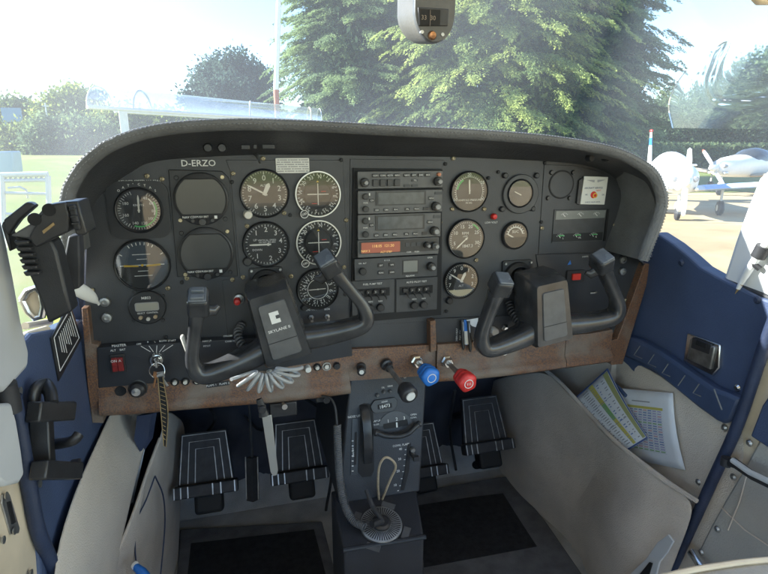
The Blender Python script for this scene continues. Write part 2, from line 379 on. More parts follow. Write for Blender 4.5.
for s_ in (-1,1): b.prism([(cx+s_*r*.15,cz+r*.0),(cx+s_*r*.7,cz+r*.04),(cx+s_*r*.7,cz-r*.04),(cx+s_*r*.15,cz-r*.06)],Y2-.001,Y2)
b.lathe(cx,cz,[(0,Y2-.001),(r*.05,Y2-.001),(r*.05,Y2)],14); b.build('aircraft_symbol','yellow',o,smooth=0)
# 3 twin electronic displays
b=MB(); b.prism([pw(*p) for p in [(168.5,169.5),(222,171),(229,178),(238,276),(177.5,276.5)]],D-.004,D+.001); df=b.build('display_mounting_plate','bezel',PAN,bevel=.001)
for (px,py,name) in ((201.5,198.5,'flight_display'),(206.5,252.5,'flight_display')):
    cx,cz=pw(px,py); r=rp(px,py,25)
    b=MB(); b.lathe(cx,cz,[(r*1.04,D-.003),(r*1.04,D-.011),(r*.98,D-.0125),(0,D-.0125)],56); o=b.build(name,'bezel',PAN)
    n=20; pts=[]
    rs=r*.93
    for sgn,a0,a1 in ((1,math.pi-rad(53),rad(53)),(-1,-rad(41),-math.pi+rad(41))):
        for k in range(n+1):
            a=a0+(a1-a0)*k/n if sgn==1 else None
    top=rs*.82; bot=-rs*.62
    at_=math.asin(top/rs); ab=math.asin(bot/rs)
    pts=[(cx+rs*math.cos(a),cz+rs*math.sin(a)) for a in np.linspace(at_,ab,14)]+[(cx+rs*math.cos(a),cz+rs*math.sin(a)) for a in np.linspace(math.pi-ab,math.pi-at_,14)]
    b=MB(); b.prism(pts,D-.0132,D-.0115); b.build('screen','screen',o,smooth=0)
    b=MB(); b.prism([(cx+(x-cx)*1.06,cz+(z-cz)*1.06) for x,z in pts],D-.0128,D-.012); b.build('screen_border','deep',o,smooth=0)
    b=MB(); b.text('NAV CDI',cx-r*.5,cz-r*.7,.0036,D-.0128); b.text('PUSH BRT',cx,cz-r*.7,.003,D-.0128); b.box(cx+r*.45,cx+r*.56,D-.0128,D-.0125,cz-r*.78,cz-r*.66); b.build('display_legend','legend',o,smooth=0)
    b=MB(); b.lathe(cx,cz-r*.88,[(0,D-.022),(r*.13,D-.022),(r*.15,D-.02),(r*.15,D-.012)],20); b.build('menu_knob','black',o)
    for s_ in (-1,1):
        b=MB(); b.lathe(cx+s_*r*.37,cz-r*.84,[(0,D-.015),(r*.07,D-.015),(r*.075,D-.012)],14); b.build('menu_button','black',o)
    for (sx,sz) in ((-1,1),(1,1),(-1,-1),(1,-1)):
        b=MB(); b.lathe(cx+sx*r*.86,cz+sz*r*.83,[(0,D-.0055),(.0028,D-.0055),(.0034,D-.0045),(.0034,D-.004)],12); b.build('corner_screw','brass' if sx*sz>0 else 'bezel',o)
b=MB(); tx,tz=pw(198.5,163.5); b.text('D-ERZO',tx,tz,.0098,D-.0006,sx=1.05); b.build('registration_lettering','white',PAN,smooth=0)
# 4 altimeter
o,cx,cz,r=gauge('altimeter',264.5,193.5,22.3,face='dialgrey',bw=1.09,label='altimeter with cream hands and a pale knob')
def f(b):
    tickring(b,cx,cz,50,r*.9,r*.97,r*.018); tickring(b,cx,cz,10,r*.84,r*.97,r*.04)
    numerals(b,cx,cz,r*.68,[(str(k),36*k) for k in range(10)],r*.25)
    b.text('ALT',cx-r*.05,cz+r*.36,r*.1,Y1)
marks(o,cx,cz,r,[f]); needle(o,cx,cz,-62,r*.85,r*.08); needle(o,cx,cz,25,r*.5,r*.2)
sknob(o,248,214,4.2,mt='cream',h=.018)
# 5, 7 course deviation
def cdi(px,py,rr,kx,ky,lab,dev=0):
    o,cx,cz,r=gauge('course_deviation_indicator',px,py,rr,ringc=True,bw=1.05,label=lab)
    def f(b):
        tickring(b,cx,cz,36,r*.86,r*.96,r*.03); 
        for k,t in enumerate(['N','3','6','E','12','15','S','21','24','W','30','33']):
            a=clk(30*k+8); b.text(t,cx+r*.8*math.cos(a),cz+r*.8*math.sin(a),r*.17,Y1,ang=a-math.pi/2)
        for k in range(-4,5):
            if k: b.box(cx+k*r*.1-r*.012,cx+k*r*.1+r*.012,Y1-.0001,Y1,cz-r*.02,cz+r*.02)
    marks(o,cx,cz,r,[f])
    b=MB(); b.ring(cx,cz,r*.62,r*.66,Y1-.0012,Y1,40); b.build('inner_ring','deep',o)
    b=MB(); b.box(cx+dev*r-r*.02,cx+dev*r+r*.02,Y2-.0003,Y2,cz-r*.5,cz+r*.5); b.box(cx-r*.5,cx+r*.5,Y2-.0006,Y2-.0004,cz-r*.02,cz+r*.02); b.build('course_bars','needle',o,smooth=0)
    b=MB(); b.prism([(cx,cz+r*.68),(cx-r*.06,cz+r*.55),(cx+r*.06,cz+r*.55)],Y1-.0008,Y1-.0004); b.build('course_pointer','yellow',o,smooth=0)
    b=MB(); b.box(cx+r*.15,cx+r*.38,Y1-.0002,Y1-.0001,cz+r*.11,cz+r*.14); b.box(cx-r*.3,cx-r*.05,Y1-.0002,Y1-.0001,cz-r*.45,cz-r*.42); b.build('warning_flag','redm',o,smooth=0)
    kx_,kz_=pw(kx,ky); b=MB(); b.lathe(kx_,kz_,[(0,D-.013),(.0058,D-.013),(.0068,D-.011),(.0068,D-.002)],20); k=b.build('course_knob','black',o)
    b=MB(); b.ring(kx_,kz_,.0056,.0066,D-.0137,D-.0128,24); b.text('OBS',kx_,kz_,.0035,D-.0135,ang=.4); b.build('knob_marking','legend',k,smooth=0)
    return o
cdi(317.5,194,21.2,303.5,213.3,'upper white ringed course dial'); cdi(318.3,242,21,304.5,262,'lower white ringed course dial',.0)
# 6 vertical speed
o,cx,cz,r=gauge('vertical_speed_indicator',266,244,21,bw=1.1,label='climb rate dial')
def f(b):
    tickring(b,cx,cz,20,r*.86,r*.95,r*.025,-90,90); tickring(b,cx,cz,20,r*.86,r*.95,r*.025,90,270)
    numerals(b,cx,cz,r*.7,[('1',-38),('2',2),('3',42),('4',78),('3',118),('2',165),('1',218)],r*.24)
    b.text('VERTICAL SPEED',cx+r*.05,cz+r*.2,r*.085,Y1); b.text('100 FEET PER MIN',cx+r*.05,cz+r*.1,r*.075,Y1); b.text('UP',cx-r*.5,cz+r*.22,r*.1,Y1); b.text('DOWN',cx-r*.42,cz-r*.25,r*.1,Y1)
marks(o,cx,cz,r,[f]); needle(o,cx+r*.1,cz,-90,r*.86,r*.09,tip=.6)
sknob(o,247.5,261,4.2,mt='black',h=.01)
# 9 direction finder
o,cx,cz,r=gauge('direction_finder',317.5,288.5,19.5,bw=1.09,label='direction finder dial')
def f(b):
    tickring(b,cx,cz,36,r*.84,r*.92,r*.025)
    for k,t in enumerate(['N','3','6','E','12','15','S','21','24','W','30','33']):
        a=clk(30*k+40); b.text(t,cx+r*.68*math.cos(a),cz+r*.68*math.sin(a),r*.22,Y1,ang=a-math.pi/2)
    arc(b,cx,cz,r*.5,r*.54,0,2*math.pi,Y1,40)
marks(o,cx,cz,r,[f]); needle(o,cx,cz,-92,r*.5,r*.05,tail=.8); sknob(o,304,307,3,mt='black',h=.009)
# 11 clock
cx,cz=pw(148,306.5); r=rp(148,306.5,17)
b=MB(); b.prism([(cx+r*1.02*math.cos(a),cz+r*1.0*math.sin(a)) for a in [2*math.pi*(k+.5)/28 for k in range(28)]],D-.008,D+.001,inset=.0015); o=b.build('digital_clock','bezel',PAN)
b=MB(); b.prism(rrect(cx,cz+r*.08,r*1.3,r*.52,.003),D-.0088,D-.0078); b.build('clock_surround','knobgrey',o,smooth=0)
b=MB(); b.prism(rrect(cx,cz+r*.08,r*1.18,r*.42,.0015),D-.0093,D-.008); b.build('clock_screen',mat('clock_lcd',(.33,.32,.27),.3),o,smooth=0)
b=MB(); b.text('M803',cx,cz+r*.6,.0045,D-.0086); b.text('12:34',cx+.001,cz+r*.08,.008,D-.0095) if False else None; b.text('SELECT  CONTROL',cx,cz-r*.3,.0026,D-.0086); b.build('clock_legend','legend',o,smooth=0)
for dx,dz in ((-.4,-.55),(.0,-.66),(.4,-.55)):
    b=MB(); b.lathe(cx+dx*r,cz+dz*r,[(0,D-.0125),(.0024,D-.0125),(.003,D-.0115),(.003,D-.008)],14); b.build('clock_button','string' if dx else 'cream',o)
for (x,y) in ((135,292),(163,296),(134,320),(163,320)):
    xx,zz=pw(x,y); b=MB(); b.lathe(xx,zz,[(0,D-.003),(.003,D-.003),(.003,D)],12); b.build('clock_screw','bezel',o)
# 12 headset sockets
for (x,y) in ((105.5,301.5),(107.5,317)):
    cx,cz=pw(x,y); b=MB(); b.lathe(cx,cz,[(.0035,D-.003),(.0036,D-.0065),(.0068,D-.006),(.0078,D-.0045),(.0078,D-.001)],24); b.mi=1; b.lathe(cx,cz,[(0,D-.0025),(.0036,D-.0025),(.0037,D-.001)],16); b.build('headset_socket',['steel','deep'],PAN)
for (x,y) in ((622,259.5),(621.5,271)):
    cx,cz=pw(x,y); b=MB(); b.lathe(cx,cz,[(.0035,D-.003),(.0036,D-.0065),(.0068,D-.006),(.0078,D-.0045),(.0078,D-.001)],24); b.mi=1; b.lathe(cx,cz,[(0,D-.0025),(.0036,D-.0025),(.0037,D-.001)],16); b.build('headset_socket',['steel','deep'],PAN)
# 13 red push button
cx,cz=pw(239,298.5); b=MB(); b.lathe(cx,cz,[(.004,D-.006),(.0045,D-.008),(.0082,D-.007),(.0095,D-.003),(.0095,D-.001)],24); o=b.build('starter_button','steel',PAN)
b=MB(); b.lathe(cx-.003,cz-.001,[(0,D-.022),(.0045,D-.021),(.0055,D-.018),(.0055,D-.006)],18); b.build('red_cap','red',o)
# lights and small warning lamp
cx,cz=pw(493,216.3); b=MB(); b.lathe(cx,cz,[(0,D-.01),(.004,D-.009),(.0055,D-.006),(.0055,D-.001)],20); o=b.build('warning_lamp','red',PAN)
b=MB(); x,z=pw(491,222.5); b.text('LOW VOLT',x,z,.0036,D-.0012); b.build('lamp_legend','legend',o,smooth=0)
# 14 deviation card
x,z=pw(292.5,165.6); w=rp(292,165,33); h=rp(292,165,14.5)
b=MB(); b.prism(rrect(x,z,w,h,.001),D-.0035,D-.0008); o=b.build('correction_card','card',PAN)
b=MB()
for k in range(6):
    zz=z+h*.38-k*h*.15
    for j in range(9):
        xx=x-w*.42+j*w*.105; ww=w*.03*(1+((k*7+j*5)%3)*.5)
        b.box(xx-ww,xx+ww,D-.00375,D-.0036,zz-h*.035,zz+h*.035)
b.build('card_print','knobgrey',o,smooth=0)
# small switches near yoke
for (x,y) in ((311,317),(327,316)):
    cx,cz=pw(x,y); b=MB(); b.lathe(cx,cz,[(.0025,D-.004),(.0045,D-.0035),(.005,D-.002),(.005,D)],6); b.tube([(cx,D-.003,cz),(cx,D-.014,cz-.003)],[.0014,.0024],10); b.build('toggle_switch','steel',PAN)
b=MB(); x,z=pw(311,309.5); b.text('LDG TAXI',x,z,.0034,D-.0013); x,z=pw(327,309); b.text('BCN',x,z,.0034,D-.0013); x,z=pw(311,324); b.text('OFF',x,z,.003,D-.0013); x,z=pw(130,294); b.build('switch_legend','legend',PAN,smooth=0)
# ------------------------------------------------------------------ radio stack
def unit(name,y0,y1,x0,x1,label,m='bezelgrey',sl=0.0,depth=.016):
    """unit front face from pixel corners; returns object and a mapper (u,v in 0..1)"""
    A=pw(x0,y0); Bp=pw(x1,y0+sl); Cc=pw(x1,y1+sl); Dd=pw(x0,y1)
    xa=(A[0]+Dd[0])/2; xb=(Bp[0]+Cc[0])/2; zt=(A[1]+Bp[1])/2; zb=(Cc[1]+Dd[1])/2
    b=MB(); b.prism(rrect((xa+xb)/2,(zt+zb)/2,xb-xa,zt-zb,.0015),D-depth,D+.001); o=b.build(name,m,PAN,bevel=.0008); 
    if label: tag(o,label)
    return o,(lambda u,v:(xa+(xb-xa)*u, zt+(zb-zt)*v)),xb-xa,zt-zb
def bx(o,name,f,W,H,u,v,w,h,d0,d1,m,r=.0008,bev=0):
    x,z=f(u,v); b=MB(); b.prism(rrect(x,z,w*W,h*H,r),d0,d1); return b.build(name,m,o,bevel=bev)
def kn(o,name,f,u,v,r,y0,h,m='black',r2=None,col2='knobgrey'):
    x,z=f(u,v); b=MB(); b.lathe(x,z,[(0,y0-h),(r*.86,y0-h),(r,y0-h+.001),(r,y0)],24)
    for k in range(18):
        a=2*math.pi*k/18; b.obox((x+r*math.cos(a),y0-h*.5,z+r*math.sin(a)),.0012,h*.85,.0012,Matrix.Rotation(-a,3,'Y'))
    k_=b.build(name,m,o)
    if r2: b=MB(); b.lathe(x,z,[(0,y0-h-.007),(r2*.8,y0-h-.007),(r2,y0-h-.006),(r2,y0-h)],20); b.build('inner_knob',col2,k_)
    return k_
def lg(o,f,items,y,m='legend',name='unit_legend'):
    b=MB()
    for t,u,v,h in items: x,z=f(u,v); b.text(t,x,z,h,y)
    return b.build(name,m,o,smooth=0)
yf=D-.016
rs_=MB(); A=pw(352.5,168); B_=pw(441,169); C_=pw(440,314); E_=pw(350.5,322)
rs_.prism([A,B_,C_,E_],D-.006,D+.002); rs_.build('radio_rack','deep',PAN)
o,f,W,H=unit('audio_panel',170.6,187.5,355.5,439.5,'slim audio panel with two rows of push buttons',sl=.3)
for k in range(8):
    u=.2+.083*k+(.03 if k>3 else 0); bx(o,'push_button',f,W,H,u,.24,.062,.2,yf-.003,yf,'radio2',bev=.0004)
for k in range(4): bx(o,'push_button',f,W,H,.2+.083*k,.66,.062,.4,yf-.004,yf,'black',bev=.0004)
for (u,v) in ((.57,.86),(.66,.86),(.66,.55)): bx(o,'push_button',f,W,H,u,v,.07,.14,yf-.002,yf,'radio2')
kn(o,'volume_knob',f,.075,.62,.0068,yf,.009,r2=.0035); kn(o,'selector_knob',f,.93,.62,.0068,yf,.01,r2=.004)
x,z=f(.945,.22); b=MB(); b.lathe(x,z,[(0,yf-.006),(.003,yf-.005),(.0034,yf)],14); b.build('marker_lamp',mat('peach_lamp',(.6,.25,.15),.4),o)
lg(o,f,[('COM1',.2,.24,.0026),('COM2',.283,.24,.0026),('BOTH',.366,.24,.0026),('NAV1',.45,.24,.0026),('NAV2',.562,.24,.0026),('ADF',.645,.24,.0026),('DME',.728,.24,.0026),('MKR',.81,.24,.0026),('TEL',.66,.55,.0024)],yf-.0034)
for i,(y0,y1,x0) in enumerate(((189.6,212,355.8),(212.8,236.8,355.8))):
    o,f,W,H=unit('navcom_radio',y0,y1,x0,439 if i==0 else 437.5,'upper navigation radio with blank window' if i==0 else 'lower navigation radio with blank window',sl=-.2)
    bx(o,'display_bezel',f,W,H,.5,.35,.59,.6,yf-.0015,yf,'black'); bx(o,'display_window',f,W,H,.5,.35,.54,.5,yf-.002,yf,'radioscreen')
    kn(o,'volume_knob',f,.085,.24,.0045,yf,.007); kn(o,'squelch_knob',f,.085,.78,.0045,yf,.007); kn(o,'tuning_knob',f,.91,.74,.0072,yf,.011,r2=.0048)
    for k in range(6): bx(o,'soft_key',f,W,H,.215+.11*k+(.03 if k>2 else 0),.84,.055,.13,yf-.0018,yf,'black')
    bx(o,'transfer_key',f,W,H,.16,.42,.055,.14,yf-.0018,yf,'black'); bx(o,'transfer_key',f,W,H,.86,.38,.055,.14,yf-.0018,yf,'black')
    bx(o,'card_slot',f,W,H,.95,.17,.09,.12,yf-.0012,yf,'radio2')
    lg(o,f,[('CDI',.215,.84,.0026),('OBS',.325,.84,.0026),('MSG',.435,.84,.0026),('FPL',.575,.84,.0026),('PROC',.685,.84,.0024),('C/V',.16,.42,.0026),('MENU',.86,.38,.0024),('PWR',.085,.52,.0026)],yf-.0022)
    x,z=f(.115,.14); b=MB(); b.box(x,x+.002,yf-.0075,yf-.007,z-.002,z+.002); b.build('knob_mark','white',o,smooth=0)
o,f,W,H=unit('lit_radio',238,254.8,355.8,435.5,'radio with glowing orange frequency display',sl=-1.3)
bx(o,'radio_bezel',f,W,H,.5,.42,.97,.74,yf-.001,yf,'black'); bx(o,'orange_display',f,W,H,.275,.44,.47,.6,yf-.0016,yf,'orange')
b=MB()
for t,u,v,h in (('118.05  121.50',.3,.36,.0048),('NAV 2',.09,.62,.004),('ACT STBY',.34,.72,.0034)): x,z=f(u,v); b.text(t,x,z,h,yf-.0019)
b.build('display_digits','amber',o,smooth=0)
kn(o,'tuning_knob',f,.94,.48,.0058,yf-.001,.009,m='bezelgrey',r2=.0035); kn(o,'tuning_knob',f,.84,.42,.005,yf-.001,.008,r2=.003)
for k in range(3): bx(o,'mode_key',f,W,H,.6+.07*k,.36,.05,.22,yf-.002,yf,'radio2')
lg(o,f,[('COM',.62,.8,.0026),('PUSH',.72,.8,.0026)],yf-.0012)
o,f,W,H=unit('transponder',256.4,277.6,352.8,434.5,'dark radio with small grey screen','radio2',sl=-1.8,depth=.014); yg=D-.014
kn(o,'mode_knob',f,.09,.55,.0055,yg,.009); kn(o,'tuning_knob',f,.91,.5,.0068,yg,.012,r2=.004)
bx(o,'display_bezel',f,W,H,.665,.5,.19,.66,yg-.001,yg,'black'); bx(o,'grey_screen',f,W,H,.665,.46,.17,.52,yg-.0015,yg,'lcd')
for (u,v) in ((.31,.34),(.44,.34),(.31,.68),(.44,.68)): bx(o,'mode_key',f,W,H,u,v,.07,.18,yg-.002,yg,'black')
lg(o,f,[('IDT',.31,.34,.0026),('VFR',.44,.34,.0026),('FUNC',.31,.68,.0024),('CRSR',.44,.68,.0024),('0 1 2 3',.38,.12,.0026),('ON  ALT',.09,.2,.0026),('SQUAWK',.66,.9,.0028),('XPDR',.9,.1,.0028)],yg-.0023)
# autopilot switch banks
for i,(x0,x1) in enumerate(((351,393.5),(395,436))):
    o,f,W,H=unit('switch_bank',280 if i==0 else 278,314 if i==0 else 311,x0,x1,['left bank of thumb switches','right bank of thumb switches'][i],'radio2',sl=-2,depth=.007); yh=D-.007
    bx(o,'switch_slot',f,W,H,.48,.36,.8,.24,yh-.0006,yh,'deep')
    for k in range(4):
        x,z=f(.18+.17*k+.03,.34); b=MB(); b.prism(rrect(x,z,.0085,.0075,.001),yh-.004,yh); b.tube([(x+.001,yh-.003,z-.003),(x+.0035,yh-.008,z-.008),(x+.005,yh-.011,z-.013)],[.0022,.0017,.0012],8); b.build('thumb_switch','black',o,bevel=.0005)
    for k in range(2): 
        kn(o,'bank_knob',f,.42+.23*k,.8,.0062,yh,.009)
    lg(o,f,[('FUEL PUMP TEST' if i==0 else 'AUTO PILOT TEST',.47,.1,.0034),('HDG',.42,.61,.0028),('NAV',.65,.61,.0028),('1',.37,.34,.003),('2',.54,.34,.003),('3',.71,.34,.003)],yh-.0043)
# ------------------------------------------------------------------ engine side
o,cx,cz,r=gauge('manifold_pressure_gauge',468.3,191.5,18.6,face='dialgrey',bw=1.09,label='gauge with upright white needle')
def f_(b):
    tickring(b,cx,cz,30,r*.78,r*.86,r*.025,-125,125); arc(b,cx,cz,r*.76,r*.78,clk(-125),clk(125),Y1)
    numerals(b,cx,cz,r*.88,[('10',-118),('15',-60),('20',-2),('25',58),('30',118)],r*.17); b.text('MANIFOLD PRESSURE',cx,cz-r*.45,r*.11,Y1); b.text('IN HG',cx,cz-r*.6,r*.1,Y1)
marks(o,cx,cz,r,[f_]); b=MB(); arc(b,cx,cz,r*.66,r*.75,clk(-80),clk(-30),Y1); b.build('green_arc','green',o,smooth=0); needle(o,cx,cz+r*.05,-3,r*.58,r*.09,tail=.3,tip=.7)
o,cx,cz,r=gauge('tachometer',465,238.5,18.3,face='dialgrey',bw=1.09,label='engine speed dial')
def f_(b):
    tickring(b,cx,cz,35,r*.84,r*.93,r*.025,-120,120); numerals(b,cx,cz,r*.7,[('5',-110),('10',-62),('15',-20),('20',20),('25',62),('30',110)],r*.2)
    b.text('RPM',cx-r*.05,cz+r*.3,r*.16,Y1); b.text('x100',cx-r*.05,cz+r*.14,r*.1,Y1); b.text('1847.3',cx+r*.1,cz-r*.4,r*.18,Y1)
marks(o,cx,cz,r,[f_]); b=MB(); arc(b,cx,cz,r*.82,r*.9,clk(25),clk(55),Y1-.0001); b.build('green_arc','green',o,smooth=0); needle(o,cx,cz,-132,r*.75,r*.08)
# round instrument in a wide flange
cx,cz=pw(520,194); r=rp(520,194,19.5); b=MB(); b.lathe(cx,cz,[(r,D-.001),(r,D-.004),(r*.96,D-.005),(r*.6,D-.005)],48)
fl=b.build('instrument_flange','radio2',PAN)
for (x,y) in ((504.5,175.5),(536,175.5),(501.5,209),(532,208.5)):
    x_,z_=pw(x,y); b=MB(); b.lathe(x_,z_,[(0,D-.006),(.0035,D-.006),(.005,D-.0045),(.005,D)],16); b.build('flange_screw','bezel',fl)
o,cx,cz,r=gauge('mixture_temperature_gauge',519,193.2,12.5,bw=1.14,label='small gauge with lower caption in white')
def f_(b):
    tickring(b,cx,cz,14,r*.6,r*.76,r*.04,-70,70); numerals(b,cx,cz,r*.45,[('E',-55),('G',0),('T',55)],r*.25)
    for k,t in enumerate(['EXHAUST','TEMP','25 F PER DIV']): b.text(t,cx,cz-r*(.3+.2*k),r*.15,Y1)
marks(o,cx,cz,r,[f_]); b=MB(); arc(b,cx,cz,r*.52,r*.58,clk(-45),clk(40),Y1-.0001); b.build('yellow_arc','yellow',o,smooth=0); needle(o,cx,cz-r*.1,-65,r*.6,r*.08)
o,cx,cz,r=gauge('suction_gauge',514,235,12.2,bw=1.16,label='small suction gauge with white arc')
def f_(b):
    arc(b,cx,cz,r*.62,r*.72,clk(-80),clk(80),Y1); tickring(b,cx,cz,10,r*.72,r*.85,r*.05,-80,80); b.text('SUC',cx,cz+r*.3,r*.24,Y1)
marks(o,cx,cz,r,[f_]); needle(o,cx,cz-r*.25,-62,r*.85,r*.1); b=MB(); b.prism([(cx+r*.95*math.cos(a),cz+r*.95*math.sin(a)) for a in np.linspace(-math.pi+.15,-.15,16)],Y2-.001,Y2); b.build('lower_mask','bezel',o,smooth=0)
o,cx,cz,r=gauge('second_altimeter',460.3,280.3,17,bw=1.09,label='dark altimeter with pale lower band')
def f_(b):
    tickring(b,cx,cz,50,r*.9,r*.97,r*.02); numerals(b,cx,cz,r*.74,[(str(k),36*k) for k in (0,1,2,3,6,7,8,9)],r*.23); b.text('ALT',cx,cz-r*.3,r*.13,Y1)
marks(o,cx,cz,r,[f_]); needle(o,cx,cz,-58,r*.85,r*.08); needle(o,cx,cz,25,r*.55,r*.18)
b=MB(); b.prism([(cx+r*.93*math.cos(a),cz+r*.93*math.sin(a)) for a in np.linspace(-math.pi+.6,-.6,16)],Y1-.0003,Y1); b.build('pale_band',mat('dial_pale',(.62,.55,.38),.6),o,smooth=0); sknob(o,448.5,300,3.2,mt='black',h=.009)
# blanked hole
cx,cz=pw(560.8,184.5); r=rp(560.8,184.5,13.6); b=MB(); b.ring(cx,cz,r*.93,r*1.04,D-.0025,D-.0005,48); o=b.build('blanking_cover','deep',PAN)
b=MB(); b.lathe(cx,cz,[(0,D-.0026),(r*.93,D-.0026),(r*.93,D-.001)],48); b.build('cover_disc','panel',o)
for (x,y) in ((551,172.5),(572.5,172.5),(547.5,198),(569,198)):
    x_,z_=pw(x,y); b=MB(); b.lathe(x_,z_,[(0,D-.005),(.0035,D-.005),(.0045,D-.003),(.0045,D)],14); b.build('cover_screw','black',o)
# white service card
P_=[(582,176),(605.8,176.8),(602,204.4),(578,204)]
b=MB(); q=[pw(*p) for p in P_]; b.prism(q,D-.0075,D-.005); o=tag(b.build('service_card','card',PAN,bevel=.0008),'white service card with a red seal')
b=MB(); qq=[pw(*p) for p in [(577.5,180),(581,178),(578,205),(575,203)]]; b.prism(qq,D-.006,D-.001); b.build('card_clip','black',o)
X_=lambda x,y:pw(x,y)
b=MB(); x,z=X_(591,187.8); b.text('AIRCRAFT SERVICE',x,z,.0034,D-.0078); x,z=X_(600.5,194.5); b.text('DE',x,z,.003,D-.0078); x,z=X_(583.6,194.5); b.text('145',x,z,.003,D-.0078); x,z=X_(590,201.8); b.text('CHECK VALID UNTIL',x,z,.0026,D-.0078)
for s_ in (-1,1):
    x,z=X_(593.5,179.8); 
    for k in range(5): b.box(min(x+s_*.003,x+s_*(.019-k*.003)),max(x+s_*.003,x+s_*(.019-k*.003)),D-.00785,D-.0077,z-k*.0009-.0003,z-k*.0009+.0001)
b.build('card_print',mat('print_navy',(.05,.07,.16),.6),o,smooth=0)
b=MB(); x,z=X_(591,194.6); b.lathe(x,z,[(0,D-.0079),(.0064,D-.0079),(.0064,D-.0075)],24); x,z=X_(596,190.3); b.text('NEXT',x,z,.003,D-.0078); b.build('red_seal','redm',o,smooth=0)
b=MB(); x,z=X_(592.5,195.2); b.ring(x,z,.003,.0048,D-.0082,D-.0078,20); b.build('seal_ring','yellow',o,smooth=0)
# engine cluster window
P_=[(553.5,209.5),(607.2,208.8),(603.8,240.5),(550.8,242.8)]
b=MB(); b.prism([pw(*p) for p in P_],D-.0035,D-.001); o=b.build('engine_cluster','radio2',PAN,bevel=.0006)
b=MB(); b.prism([pw(*p) for p in [(555,211),(604.5,210),(603.3,217.5),(554.3,219.5)]],D-.0042,D-.0035); b.build('upper_gauge_strip','lcd',o,smooth=0)
b=MB(); b.prism([pw(*p) for p in [(605.5,209),(607.3,208.9),(603.8,240.4),(601.8,240.5)]],D-.006,D-.0035); b.build('cluster_edge','deep',o,smooth=0)
b=MB(); b.prism([pw(*p) for p in [(551.8,233.8),(601.5,231.8),(600.8,239.6),(551.2,241.6)]],D-.0042,D-.0035); b.build('lower_gauge_strip','dial',o,smooth=0)
b=MB()
for k in range(3):
    x,z=pw(559+16.5*k,237.6-.7*k); tick(b,x,z,2.2,.0,.006,.0012,D-.0045); b.text(['L','OIL','R'][k],x+.006,z-.001,.0032,D-.0044); tickring(b,x,z-.003,6,.0085,.011,.0006,-50,50,y=D-.0044)
    x,z=pw(563+16*k,215.5-.4*k); tick(b,x,z,2.4,-.003,.005,.0012,D-.0045); tickring(b,x,z-.003,6,.007,.009,.0006,-50,50,y=D-.0044)
b.build('cluster_marks','legend',o,smooth=0)
b=MB()
for k in range(3):
    x,z=pw(560+16.5*k,235.5-.7*k); b.box(x-.006,x+.006,D-.0046,D-.0043,z-.0006,z+.0009)
b.build('cluster_green','green',o,smooth=0)
# lower right subplate, red guarded switch
plate('lower_right_plate',[(535.5,254.5),(614,252),(611,312),(545,316)],'panel2',.003)
x,z=pw(573.5,275.5); w=rp(573,275,20); b=MB(); b.prism(rrect(x,z,w,w*.62,.002),D-.008,D-.002); o=b.build('guarded_switch','black',PAN,bevel=.001)
b=MB(); b.prism(rrect(x-.001,z,w*.45,w*.32,.001),D-.013,D-.008); b.build('red_rocker',mat('red_rocker',(.75,.05,.035),.35),o,bevel=.0008)
b=MB(); x,z=pw(568.5,262.5); b.prism([(x-.004,z-.004),(x+.004,z-.003),(x+.001,z+.005)],D-.0036,D-.0028); b.text('.',x,z,.002,D-.004); b.build('blue_sticker','blue',PAN,smooth=0)
b=MB(); x,z=pw(592,292); b.tube([(x-.006,D-.004,z-.001),(x,D-.01,z+.001),(x+.006,D-.005,z+.001)],.0018,8); b.build('small_toggle','steel',PAN)
b=MB(); x,z=pw(590,256); b.text('LIGHTS   PITOT HEAT',x,z,.003,D-.0034); b.build('switch_legend','legend',PAN,smooth=0)
# yoke shaft collars
for (px,py) in ((266.5,283),(516,276)):
    cx,cz=pw(px,py); w=rp(px,py,33); b=MB(); b.prism(rrect(cx,cz,w,w,.004),D-.005,D+.001); b.lathe(cx,cz,[(w*.47,D-.003),(w*.44,D-.011),(w*.34,D-.016),(w*.30,D-.014),(w*.28,D-.004)],36); o=b.build('shaft_collar','bezel',PAN,bevel=.0006)
    for (sx,sz) in ((-1,1),(1,1),(-1,-1),(1,-1)):
        b=MB(); b.lathe(cx+sx*w*.42,cz+sz*w*.42,[(0,D-.008),(.002,D-.008),(.0028,D-.006),(.0028,D-.004)],12); b.build('collar_screw','steel',o)
# compass-light toggle and map light under the hood
b=MB(); x,z=pw(256,155); b.tube([(x,D-.006,z),(x+.002,D-.03,z-.004),(x+.004,D-.038,z-.012)],[.003,.0022,.0016],8); b.build('hood_toggle','steel',PAN)
# ------------------------------------------------------------------ switch panel and brown lower edge
YT=D-.018
def poly(name,pts,m,y0,y1,par=PAN,bev=.001,Y=None):
    b=MB(); b.prism([pw(*p,Y=Y or D) for p in pts],y0,y1); return b.build(name,m,par,bevel=bev)
# brown trim : swept profile along the lower edge
def sweep_edge(name,st,prof,m):
    """st: (px,py_top,py_bot) stations on plane YT ; prof: (t along height, y offset)"""
    rows=[]
    for (px,pt,pb) in st:
        xt,zt=pw(px,pt,Y=YT); xb,zb=pw(px,pb,Y=YT)
        rows.append([(xt,YT+dy,zt+(zb-zt)*t) for t,dy in prof])
    b=MB(); b.grid(rows); n=len(prof)
    b.f.append(tuple(range(n))); b.m.append(0); b.f.append(tuple(len(b.v)-1-k for k in range(n))); b.m.append(0)
    return b.build(name,m,PAN,smooth=50)
prof=[(0,.017),(0,.002),(.06,0),(.52,0),(.62,-.001),(.70,-.006),(.8,-.010),(.9,-.010),(.97,-.004),(1,.004),(.97,.03),(.9,.04)]
sweep_edge('lower_edge_trim',[(95,372,417),(130,370,415),(180,368,410.5),(230,363,406.5),(280,358,402.5),(320,354,398),(349,351.5,394)],prof,'brown')
